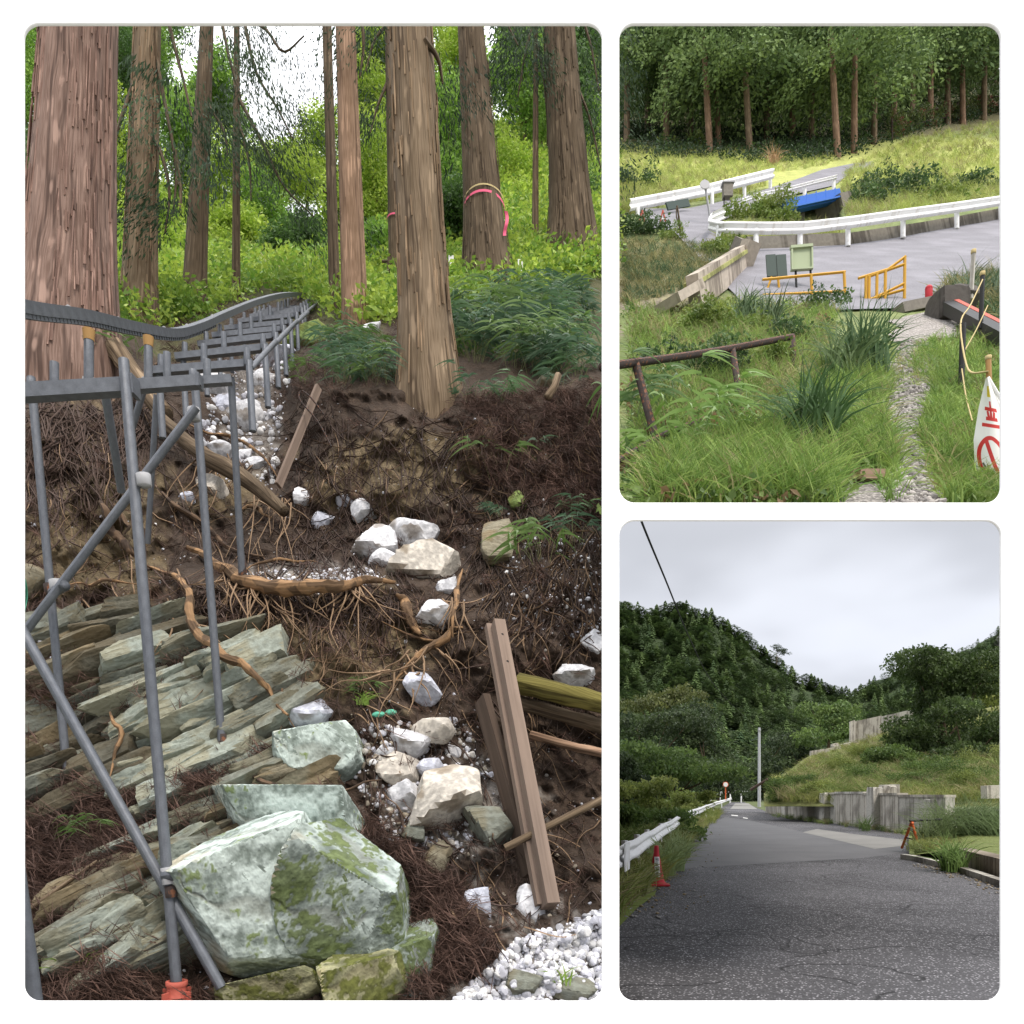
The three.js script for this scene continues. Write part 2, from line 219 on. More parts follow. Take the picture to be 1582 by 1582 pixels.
function blades(list) { const pos = []; for (const P of list) for (let i = 0; i < P.length - 1; i++) for (const p of [P[i][0], P[i][1], P[i + 1][0], P[i][1], P[i + 1][1], P[i + 1][0]]) pos.push(p.x, p.y, p.z); const g = new THREE.BufferGeometry(); g.setAttribute('position', new THREE.Float32BufferAttribute(pos, 3)); g.computeVertexNormals(); g.setAttribute('uv', new THREE.Float32BufferAttribute(new Float32Array(pos.length / 3 * 2), 2)); return g; }
function tuft(n, h, spread, w, seed, seg = 4, bend = 0.7) { const r = mulberry(seed), L = []; for (let i = 0; i < n; i++) { const a = r() * 6.283, ca = Math.cos(a), sa = Math.sin(a), b = spread * (0.3 + r()), hh = h * (0.5 + 0.6 * r()), x0 = (r() - 0.5) * spread * 0.7, z0 = (r() - 0.5) * spread * 0.7, pts = []; for (let k = 0; k <= seg; k++) { const t = k / seg; pts.push(V(x0 + ca * b * t * t, hh * (t - bend * 0.45 * t * t * t * (b / spread)), z0 + sa * b * t * t)); } L.push(blade(pts, w * (0.6 + 0.7 * r()))); } return blades(L); }
function bambooGrass(nStem, size, seed) {      // broad lance leaves fanned out at the ends of thin stems
  const r = mulberry(seed), L = [], st = [];
  for (let i = 0; i < nStem; i++) {
    const a = r() * 6.283, tip = V(Math.cos(a) * (0.2 + r() * 0.8) * size, size * (0.5 + r() * 0.6), Math.sin(a) * (0.2 + r() * 0.8) * size);
    st.push(tube([V(tip.x * 0.25, -0.1, tip.z * 0.25), V(tip.x * 0.55, tip.y * 0.6, tip.z * 0.55), tip], [0.005, 0.003], 4, 2));
    for (let k = 0; k < 7; k++) { const b = a + (r() - 0.5) * 4.2, len = size * (0.4 + 0.35 * r()), lift = 0.15 - r() * 0.35, s0 = tip.clone().lerp(V(tip.x * 0.4, tip.y * 0.4, tip.z * 0.4), r() * 0.5), pts = []; for (let q = 0; q <= 4; q++) { const t = q / 4; pts.push(V(s0.x + Math.cos(b) * len * t, s0.y + len * (lift * t - 0.45 * t * t), s0.z + Math.sin(b) * len * t)); } L.push(blade(pts, 0.022 + 0.018 * r())); }
  }
  return { leaves: blades(L), stems: merge(st) };
}
const clumpA = leafClump(34, 0.20, 1), clumpB = leafClump(34, 0.18, 2, { flat: 0.45 }), clumpFine = leafClump(60, 0.12, 3, { flat: 0.7 });
const sprayA = spray(190, 4, { size: 0.045 }), sprayB = spray(190, 5, { hang: 0.6, size: 0.042 }), clumpTiny = leafClump(70, 0.10, 6, { flat: 0.7 });
const green = (r, a, b) => { const t = r(), k = 0.75 + 0.5 * r(); return lin(lerp(a[0], b[0], t) * k, lerp(a[1], b[1], t) * k, lerp(a[2], b[2], t) * k); };

// ---------------------------------------------------------------- ground that reaches the horizon, and the white collage border built as a wall with three openings
struct('ground', sheet(40, 40, (u, v) => { const x = Math.sign(u - 0.5) * Math.pow(Math.abs(u - 0.5) * 2, 2.5) * 1500, z = -Math.sign(v - 0.5) * Math.pow(Math.abs(v - 0.5) * 2, 2.5) * 1500; return { p: V(x, -0.03, z), uv: [x, z], c: z > 1.5 || Math.hypot(x, z) < 6 ? [0.5, 0.49, 0.47] : [0.14, 0.17, 0.07] }; }), M.turf, 'rough grassy ground, with unseen pale grey round and behind the camera added to bounce light');  // pale grey near and behind the camera is added to bounce neutral light
{
  const D = 2.5, X = (px) => (px - CX) / F * D, Y = (py) => EYE + (CY - py) / F * D;
  const rr = (S, x0, y0, x1, y1, r) => { S.moveTo(x0 + r, y0); S.lineTo(x1 - r, y0); S.absarc(x1 - r, y0 + r, r, -Math.PI / 2, 0); S.lineTo(x1, y1 - r); S.absarc(x1 - r, y1 - r, r, 0, Math.PI / 2); S.lineTo(x0 + r, y1); S.absarc(x0 + r, y1 - r, r, Math.PI / 2, Math.PI); S.lineTo(x0, y0 + r); S.absarc(x0 + r, y0 + r, r, Math.PI, Math.PI * 1.5); return S; };
  const s = new THREE.Shape(); s.moveTo(X(-260), -0.05); s.lineTo(X(1842), -0.05); s.lineTo(X(1842), Y(-160)); s.lineTo(X(-260), Y(-160)); s.closePath();
  for (const [x0, y0, x1, y1] of [[36, 36, 930, 1547], [957, 36, 1547, 776], [957, 804, 1547, 1547]]) s.holes.push(rr(new THREE.Path(), X(x0), Y(y1), X(x1), Y(y0), 0.05));
  const g = new THREE.ExtrudeGeometry(s, { depth: 0.004, bevelEnabled: true, bevelThickness: 0.004, bevelSize: 0.004, bevelOffset: -0.004, bevelSegments: 3, curveSegments: 16 });
  g.translate(0, 0, -D - 0.008);
  one('collage_border_wall', boxUV(g.index ? g.toNonIndexed() : g), M.board, 'white collage border built as a large plain wall with three round-cornered openings, one tall and two small', 'wall');
}

// ================================================================ LEFT OPENING: washed-out forest slope with a monorail on scaffold legs
const dL0 = table([-300, 40, 150, 260, 400, 520, 640, 760, 850, 944], [
  [1900, 3.0],
  [1545, 3.7, 3.7, 3.7, 3.78, 3.85, 3.85, 3.95, 3.95, 3.95, 3.95],
  [1450, 3.9, 3.9, 3.9, 4.0, 4.1, 4.1, 4.2, 4.2, 4.25, 4.3],
  [1350, 4.25, 4.25, 4.25, 4.3, 4.4, 4.4, 4.5, 4.5, 4.75, 4.8],
  [1250, 4.6, 4.6, 4.6, 4.6, 4.65, 4.7, 4.8, 4.85, 5.2, 5.2],
  [1150, 4.95, 4.95, 5.0, 4.9, 4.9, 4.95, 5.1, 5.25, 5.55, 5.5],
  [1050, 5.1, 5.1, 5.2, 5.15, 5.1, 5.15, 5.4, 5.5, 5.6, 5.55],
  [950, 5.3, 5.3, 5.4, 5.4, 5.45, 5.35, 5.7, 5.8, 5.8, 5.75],
  [905, 5.4, 5.4, 5.5, 5.55, 5.7, 5.5, 6.0, 6.1, 6.0, 6.0],
  [865, 5.5, 5.5, 5.7, 6.0, 6.4, 6.4, 6.5, 6.5, 6.3, 6.3],
  [800, 5.7, 5.7, 5.9, 6.4, 6.9, 6.95, 6.9, 6.85, 6.7, 6.7],
  [720, 6.0, 6.0, 6.3, 7.0, 7.7, 7.35, 7.2, 7.2, 7.1, 7.1],
  [650, 6.35, 6.35, 6.8, 7.8, 8.6, 7.65, 7.45, 7.5, 7.5, 7.5],
  [610, 6.9, 6.9, 7.3, 8.4, 9.2, 7.9, 7.7, 7.8, 7.9, 7.9],
  [570, 7.8, 7.8, 8.0, 9.2, 9.9, 8.6, 8.4, 8.6, 8.6, 8.6],
  [520, 8.9, 8.9, 9.2, 10.3, 11, 10, 9.8, 10, 10, 10],
  [480, 10.3, 10.3, 10.8, 12, 12.5, 12, 11.6, 11.5, 11.5, 11.5],
  [450, 12, 12, 12.5, 13.5, 14.5, 14, 13.3, 12.8, 12.6, 12.6],
  [415, 14, 14, 14.5, 15.5, 17, 16, 15, 14.2, 14, 14]]);
const ridgeL = table([-300, 40, 200, 300, 400, 490, 560, 640, 760, 944], [[1, 150, 200, 260, 310, 340, 340, 320, 250, 190, 150], [0, 150, 200, 260, 310, 340, 340, 320, 250, 190, 150]]);
const rough = (x, y) => { const a = fbm(x * 0.012 + 9, y * 0.012 + 9, 0, 4, 201), b = fbm(x * 0.05, y * 0.05, 0, 4, 211); const c = fbm(x * 0.12 + 5, y * 0.16, 0, 3, 221), w = fbm(x * 0.006 + y * 0.004, y * 0.006 - x * 0.003, 0, 3, 231); return (a - 0.5) * 0.8 + (b - 0.5) * 0.42 + (c - 0.5) * 0.16 + (Math.abs(w - 0.5) - 0.1) * 0.5; };
const dL = (x, y) => { if (y > 415) { const d = dL0(x, y); return d * (1 + 0.10 * rough(x, y)) ; } const t = clamp((415 - y) / (415 - ridgeL(x, 0.5))); return lerp(dL0(x, 415), 30, Math.pow(t, 1.15)) + rough(x, y) * 2; };
const onL = (x, y, off = 0) => at(x, y, dL(x, y) - off);
{
  const soilAt = (x, y) => {      // what lies on the slope where: olive subsoil, black-brown litter, pale scree
    const n = fbm(x * 0.02, y * 0.02, 0, 4, 301), n2 = fbm(x * 0.09, y * 0.09, 0, 3, 305);
    let c = mix3([0.034, 0.024, 0.018], [0.066, 0.046, 0.034], n);
    const olive = Math.max(...[[560, 1000, 150, 90], [640, 730, 190, 75], [130, 800, 130, 150], [480, 960, 110, 60], [330, 780, 80, 50]].map(([cx, cy, rx, ry]) => 1 - Math.hypot((x - cx) / rx, (y - cy) / ry)));
    c = mix3(c, [0.115, 0.088, 0.052], sstep(-0.1, 0.45, olive + (n - 0.5) * 1.6 + (n2 - 0.5) * 0.5));
    const scree = Math.max(...[[860, 1500, 190, 110], [700, 1250, 150, 120], [390, 620, 60, 120], [470, 880, 120, 22]].map(([cx, cy, rx, ry]) => 1 - Math.hypot((x - cx) / rx, (y - cy) / ry)));
    c = mix3(c, [0.24, 0.225, 0.21], sstep(0.15, 0.55, scree + (n2 - 0.5) * 1.3 + (n - 0.5) * 0.8) * 0.55);
    if (y < 560) c = mix3(c, [0.07, 0.075, 0.03], 0.7 * sstep(0.42, 0.56, n * 0.6 + n2 * 0.4 + (500 - y) * 0.0012));
    const k = 0.8 + 0.5 * n2; return [c[0] * k * 2, c[1] * k * 2, c[2] * k * 2];
  };
  const g = sheet(330, 430, (u, v) => {
    const x = u > 0.998 ? 944 : lerp(-300, 944, u), y = v < 0.82 ? lerp(1900, 415, v / 0.82) : lerp(415, ridgeL(x, 0.5), (v - 0.82) / 0.18), p = onL(x, y);
    return { p, uv: [p.x, p.y - p.z], c: soilAt(x, y) };
  });
  struct('hillside_terrain', g, M.soil, 'steep eroded forest slope of brown soil and roots');
  // the flank and the back of the same hill
  const fl = sheet(90, 8, (u, v) => { const y = lerp(1900, -320, u), p = y > 415 ? onL(944, y) : onL(944, Math.max(y, ridgeL(944, 0.5))); p.y = lerp(p.y, -1, v); return { p, uv: [p.y, -p.z], c: [0.2, 0.16, 0.1] }; });
  struct('hillside_terrain', fl, M.soil, 'cut earth flank of the forest slope');
}

// cedar and cypress trunks: [top x, width; base x, y, width; distance]
function trunkGeo(tx, tw, bx, by, bw, d, flare, seed) {
  const base = at(bx, by, d), top = at(tx, 37, d), n = 34, R = 18, pos = [], uv = [], idx = [], dir = top.clone().sub(base), H = dir.y, rT = tw / 2 / F * d, rB = bw / 2 / F * d;
  const y0 = -0.55, y1 = H * 1.45;
  for (let i = 0; i <= n; i++) {
    const yy = lerp(y0, y1, Math.pow(i / n, 1.25)), t = yy / H, cx = base.x + dir.x * t, r0 = Math.max(0.02, lerp(rB, rT, Math.max(t, -0.05))) * (1 + flare * Math.exp(-Math.max(0, yy) / (rB * 2.2)));
    for (let j = 0; j <= R; j++) { const a = j / R * 6.28318, lob = 1 + 0.05 * Math.sin(a * 3 + seed) + 0.06 * flare * Math.sin(a * 5 + seed * 2) * Math.exp(-Math.max(0, yy) / (rB * 3)) * 3 + 0.03 * (vnoise((j % R) * 0.9, yy * 1.5, 0, seed) - 0.5); pos.push(cx + Math.cos(a) * r0 * lob, base.y + yy, base.z + Math.sin(a) * r0 * lob); uv.push(a * rB, yy); if (i < n && j < R) { const o = i * (R + 1) + j; idx.push(o, o + R + 1, o + 1, o + 1, o + R + 1, o + R + 2); } }
  }
  const g = new THREE.BufferGeometry(); g.setAttribute('position', new THREE.Float32BufferAttribute(pos, 3)); g.setAttribute('uv', new THREE.Float32BufferAttribute(uv, 2)); g.setIndex(idx); g.computeVertexNormals(); return g;
}
const trunkSpec = [
  [122, 104, 98, 585, 128, 8.0, 0.4, 'barkRed', 'massive reddish cedar trunk with fibrous bark beside the near rail'],
  [228, 38, 214, 505, 50, 11.0, 0.25, 'barkTan', 'brown forked cedar trunk just right of the massive reddish one'],
  [320, 20, 299, 495, 36, 12.2, 0.3, 'barkDark', 'slightly leaning grey-brown trunk with dark drooping branches'],
  [366, 9, 365, 480, 13, 13.5, 0.1, 'barkDark', 'very thin straight trunk left of the patch of open sky'],
  [505, 14, 518, 490, 17, 12.3, 0.1, 'barkDark', 'thin grey trunk touching the pink-brown trunk at the top of the track'],
  [533, 30, 548, 505, 40, 11.0, 0.12, 'barkPink', 'smooth pink-brown trunk at the top end of the track'],
  [604, 20, 613, 455, 24, 13.6, 0.1, 'barkDark', 'dark narrow trunk half hidden behind the large tan trunk'],
  [634, 68, 664, 622, 80, 7.75, 0.38, 'barkTan', 'large tan trunk whose mossy foot stands at the edge of the washed-out bank'],
  [728, 40, 756, 447, 66, 12.9, 0.35, 'barkDark', 'dark mossy trunk with a pink tape tied round it'],
  [828, 7, 827, 418, 11, 14.2, 0.1, 'barkTan', 'thin pole-like trunk between two thick dark trunks'],
  [863, 48, 886, 408, 64, 14.0, 0.4, 'barkDark', 'thick brown trunk standing in bamboo grass at the right']];
const trunks = trunkSpec.map(([tx, tw, bx, by, bw, d, fl, m, label], i) => {
  if (i === 0 || i === 7) d = dL(bx, by) + (i ? 0.30 : 0.38);
  const t = thing('cedar_tree', label, 'tree', 'tall trunks on the slope');
  mesh('trunk', trunkGeo(tx, tw, bx, by, bw, d, fl, i + 3), M[m], t);
  if (bw > 45) {      // peeling bark strips
    const L = [], r = mulberry(i + 60), n = bw > 80 ? 260 : 110, base = at(bx, by, d), top = at(tx, 37, d), H = top.y - base.y;
    for (let k = 0; k < n; k++) { const yy = r() * H * 1.05, t2 = yy / H, len = 0.15 + 0.55 * r() * r() * 1.6, w = 0.008 + 0.018 * r(), a = r() * Math.PI, R = (q) => lerp(bw, tw, q) / 2 / F * d * (1 + fl * Math.exp(-Math.max(0, q * H) / (bw / 2 / F * d * 2.2))) * 1.005, P = (q, da) => V(lerp(base.x, top.x, q) + Math.cos(a + da) * R(q), base.y + q * H, base.z + Math.sin(a + da) * R(q)); const p0 = P(t2, 0), p1 = P(t2 + len / H, (r() - 0.5) * 0.08); const sg = bar(p0, p1, w, 0.006 + 0.008 * r()), su = sg.attributes.uv; for (let z = 0; z < su.count; z++) su.setXY(z, su.getY(z) + a, su.getX(z) + yy); L.push(sg); }
    mesh('bark_strips', merge(L), m === 'barkRed' ? variant(M.barkRed, 1.15, 1.1, 1.1) : m === 'barkTan' ? variant(M.barkTan, 1.3, 1.25, 1.2) : M[m], t).userData.kind = 'stuff';
  }
  if (i === 1) mesh('trunk', trunkGeo(214, 16, 196, 505, 22, 11.1, 0.2, 23), M.barkDark, t);
  if (i === 0) mesh('moss_strip', trunkGeo(150, 18, 152, 590, 22, 7.95, 0.3, 29), M.barkMoss, t);
  if (i === 4) mesh('branch_stub', tube([at(508, 300, 12.3), at(500, 296, 12.2)], [0.02, 0.01], 5, 1), M.barkDark, t);
  return t;
});
// hanging cedar branches belong to the trees that carry them
function branch(tree, pts, fr, seed) {
  const P = pts.map((p) => at(...p)), wood = tube(P, [0.035, 0.012], 5, 4), c = new THREE.CatmullRomCurve3(P), r = mulberry(seed), mats = [], cols = [];
  const b = mesh('branch', wood, M.barkDark, tree);
  for (let i = 0; i < fr; i++) { const t = 0.12 + 0.88 * r(), p = c.getPoint(t), T = c.getTangent(t); mats.push(M4(p, (r() - 0.5) * 0.7, Math.atan2(-T.z, T.x) + (r() - 0.5) * 2.6, (r() - 0.5) * 0.6 - 0.25, 0.6 + 0.6 * r())); cols.push(green(r, [0.025, 0.045, 0.025], [0.05, 0.085, 0.035])); }
  copies('needles', r() > 0.5 ? sprayA : sprayB, M.needle, mats, cols, b);
}
branch(trunks[1], [[232, -120, 11], [262, 40, 10.8], [285, 130, 10.6], [296, 180, 10.5]], 9, 1);
branch(trunks[1], [[235, 60, 11], [255, 160, 10.9], [272, 260, 10.7], [268, 330, 10.6]], 9, 2);
branch(trunks[1], [[210, 120, 11], [185, 190, 10.8], [172, 250, 10.6]], 6, 3);
branch(trunks[1], [[232, 200, 11], [250, 240, 10.8], [262, 300, 10.6], [255, 360, 10.6]], 7, 31);
branch(trunks[2], [[328, -60, 12.2], [352, 80, 12], [372, 150, 11.8]], 8, 4);
branch(trunks[2], [[312, 150, 12.2], [345, 200, 12], [352, 240, 11.8]], 5, 5);
branch(trunks[3], [[366, -40, 13.5], [395, 110, 13.2], [430, 170, 13], [452, 215, 12.8]], 10, 6);
branch(trunks[3], [[368, 150, 13.5], [410, 230, 13.2], [440, 290, 13], [485, 335, 12.8]], 13, 7);
branch(trunks[3], [[366, 20, 13.5], [410, 45, 13.3], [440, 80, 13.1], [470, 55, 13]], 6, 8);
branch(trunks[3], [[366, 180, 13.5], [385, 250, 13.3], [388, 310, 13.2]], 6, 9);
branch(trunks[5], [[540, -80, 11], [562, 60, 11], [556, 120, 11]], 5, 10);
branch(trunks[6], [[606, 30, 13.6], [580, 60, 13.5], [565, 110, 13.4]], 6, 11);
branch(trunks[6], [[606, 110, 13.6], [585, 160, 13.5], [572, 205, 13.4]], 7, 12);
branch(trunks[7], [[655, 60, 7.8], [676, 90, 7.9], [684, 130, 8]], 4, 13);
branch(trunks[9], [[828, 20, 14.2], [812, 80, 14], [800, 150, 14]], 9, 14);
branch(trunks[9], [[828, 60, 14.2], [840, 120, 14], [845, 180, 14]], 7, 15);
branch(trunks[10], [[880, -20, 14], [910, 60, 14], [925, 140, 14]], 9, 16);
branch(trunks[10], [[870, -60, 14], [820, -20, 13.8], [790, 60, 13.6]], 9, 17);
branch(trunks[8], [[735, -60, 12.9], [770, 10, 12.8], [800, 70, 12.6]], 9, 18);
branch(trunks[10], [[885, 120, 14], [910, 180, 14], [928, 260, 14]], 8, 19);
// tape and ribbons on the trunks
{
  const band = (bx, py, w, d, h, tilt) => sheet(18, 1, (u, v) => { const a = Math.PI * (u * 1.1 - 0.05), r = w / 2 / F * d * 1.06, c = at(bx, py, d); return { p: V(c.x - Math.cos(a) * r, c.y + tilt * Math.sin(a) + (v - 0.5) * h, c.z + Math.sin(a) * r) }; });
  for (const k of ['pink', 'rope']) { M[k + 'Tape'] = M[k].clone(); M[k + 'Tape'].side = THREE.DoubleSide; }
  const tp = thing('pink_tape', 'pink marking tape tied round a dark trunk, its end hanging down', 'tape');
  mesh('band', band(748, 325, 60, 12.9, 0.04, 0.07), M.pinkTape, tp); mesh('yellow_band', band(748, 317, 60, 12.9, 0.025, 0.09), M.ropeTape, tp);
  mesh('tail', sheet(2, 8, (u, v) => ({ p: at(779 + u * 5 + Math.sin(v * 5) * 2, lerp(326, 364, v), 12.55 + 0.02 * Math.sin(v * 9)) })), M.pinkTape, tp);
  one('red_tape', band(611, 343, 26, 13.6, 0.03, 0.04), M.pinkTape, 'thin red tape round the narrow trunk behind the large tan one', 'tape');
}

// broadleaf trees that close the view up the slope
function leafTree(name, label, cat, group, base, h, blobs, n, cs, pal, seed, clump, trunkMat, tr) {
  const t = thing(name, label, cat, group), r = mulberry(seed), mats = [], cols = [], tot = blobs.reduce((s, b) => s + b[3] * b[4] * b[5], 0);
  const limbs = [tube([base.clone().add(V(0, -0.4, 0)), base.clone().add(V(0.1, h * 0.35, 0)), base.clone().add(V(-0.05, h * 0.7, 0))], [tr, tr * 0.7, tr * 0.4], 7, 4)];
  for (const b of blobs) { limbs.push(tube([base.clone().add(V(0, h * 0.3 + 0.2 * r() * h, 0)), base.clone().lerp(V(b[0], b[1], b[2]), 0.6).add(V(0, 0.1 * h, 0)), V(b[0], b[1], b[2])], [tr * 0.45, tr * 0.12], 5, 3)); }
  mesh('trunk', merge(limbs), trunkMat, t);
  for (const b of blobs) { const k = Math.max(3, Math.round(n * b[3] * b[4] * b[5] / tot)); for (let i = 0; i < k; i++) { const z = r() * 2 - 1, a = r() * 6.283, q = Math.sqrt(1 - z * z), R = 0.55 + 0.5 * Math.sqrt(r()); mats.push(M4(V(b[0] + q * Math.cos(a) * R * b[3], b[1] + z * R * b[4], b[2] + q * Math.sin(a) * R * b[5]), (r() - 0.5) * 0.8, r() * 6.28, (r() - 0.5) * 0.8, cs * (0.6 + 0.7 * r()))); cols.push(green(r, pal[0], pal[1])); } }
  copies('crown', clump, M.leaf, mats, cols, t); return t;
}
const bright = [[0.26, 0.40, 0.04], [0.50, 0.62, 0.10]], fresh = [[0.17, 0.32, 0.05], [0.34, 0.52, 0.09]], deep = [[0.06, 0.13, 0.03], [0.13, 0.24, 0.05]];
{
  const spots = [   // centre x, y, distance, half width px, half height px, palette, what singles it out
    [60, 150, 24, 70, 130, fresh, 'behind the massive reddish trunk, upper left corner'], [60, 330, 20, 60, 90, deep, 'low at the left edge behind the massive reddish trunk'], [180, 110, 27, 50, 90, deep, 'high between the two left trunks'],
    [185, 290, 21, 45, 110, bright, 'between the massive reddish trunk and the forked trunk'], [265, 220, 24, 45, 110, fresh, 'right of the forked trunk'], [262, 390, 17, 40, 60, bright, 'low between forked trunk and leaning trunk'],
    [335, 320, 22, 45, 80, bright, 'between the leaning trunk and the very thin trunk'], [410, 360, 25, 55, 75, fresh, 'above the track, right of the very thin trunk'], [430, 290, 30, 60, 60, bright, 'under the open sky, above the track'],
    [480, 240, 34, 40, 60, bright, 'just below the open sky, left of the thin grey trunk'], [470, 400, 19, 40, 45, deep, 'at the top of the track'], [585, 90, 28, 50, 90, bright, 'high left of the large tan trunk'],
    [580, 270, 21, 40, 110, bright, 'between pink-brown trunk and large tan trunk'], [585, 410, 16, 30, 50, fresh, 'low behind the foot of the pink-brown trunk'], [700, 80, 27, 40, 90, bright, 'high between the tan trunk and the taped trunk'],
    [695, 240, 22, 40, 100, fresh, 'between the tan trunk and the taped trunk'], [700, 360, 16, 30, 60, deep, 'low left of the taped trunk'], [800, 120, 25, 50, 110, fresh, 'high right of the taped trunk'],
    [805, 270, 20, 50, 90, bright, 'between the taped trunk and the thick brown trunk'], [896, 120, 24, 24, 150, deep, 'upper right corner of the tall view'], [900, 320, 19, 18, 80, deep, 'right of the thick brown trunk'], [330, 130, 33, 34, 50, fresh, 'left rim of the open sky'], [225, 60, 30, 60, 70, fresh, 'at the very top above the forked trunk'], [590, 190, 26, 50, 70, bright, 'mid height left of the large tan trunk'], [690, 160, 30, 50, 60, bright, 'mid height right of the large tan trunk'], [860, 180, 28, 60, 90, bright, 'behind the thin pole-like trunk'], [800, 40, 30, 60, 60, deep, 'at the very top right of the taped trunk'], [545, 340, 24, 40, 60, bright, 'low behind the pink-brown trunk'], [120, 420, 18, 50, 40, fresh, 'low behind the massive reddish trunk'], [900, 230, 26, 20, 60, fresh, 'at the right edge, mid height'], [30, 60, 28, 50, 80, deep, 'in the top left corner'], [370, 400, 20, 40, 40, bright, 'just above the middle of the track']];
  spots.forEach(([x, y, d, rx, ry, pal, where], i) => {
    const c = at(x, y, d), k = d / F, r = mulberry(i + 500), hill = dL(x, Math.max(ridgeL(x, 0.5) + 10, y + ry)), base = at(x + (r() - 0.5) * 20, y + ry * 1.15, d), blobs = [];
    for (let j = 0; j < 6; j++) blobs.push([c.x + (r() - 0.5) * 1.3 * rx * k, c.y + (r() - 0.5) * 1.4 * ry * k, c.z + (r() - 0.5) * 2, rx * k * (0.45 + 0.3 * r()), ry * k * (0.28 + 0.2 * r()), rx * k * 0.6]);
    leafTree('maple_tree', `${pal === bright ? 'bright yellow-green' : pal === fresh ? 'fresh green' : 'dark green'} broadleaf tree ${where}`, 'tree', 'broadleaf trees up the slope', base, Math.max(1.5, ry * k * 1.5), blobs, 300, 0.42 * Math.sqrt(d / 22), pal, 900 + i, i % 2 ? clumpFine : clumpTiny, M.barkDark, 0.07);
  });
  const mats = [], cols = [];
  scatter(4200, [[-60, 480], [250, 500], [330, 470], [400, 440], [500, 460], [560, 500], [640, 480], [720, 470], [930, 420], [930, 160], [760, 200], [640, 260], [560, 330], [490, 350], [400, 350], [300, 320], [200, 270], [-60, 200]], 61, (x, y, r) => { const d = dL(x, y); mats.push(M4(at(x, y, d - 0.3), 0, r() * 6.28, 0, 0.25 + d * 0.014 * r() + 0.15)); cols.push(green(r, fresh[0], bright[1])); });
  tag(copies('undergrowth', clumpTiny, M.leaf, mats, cols), 'leafy undergrowth covering the slope behind the trunks', 'undergrowth');
}

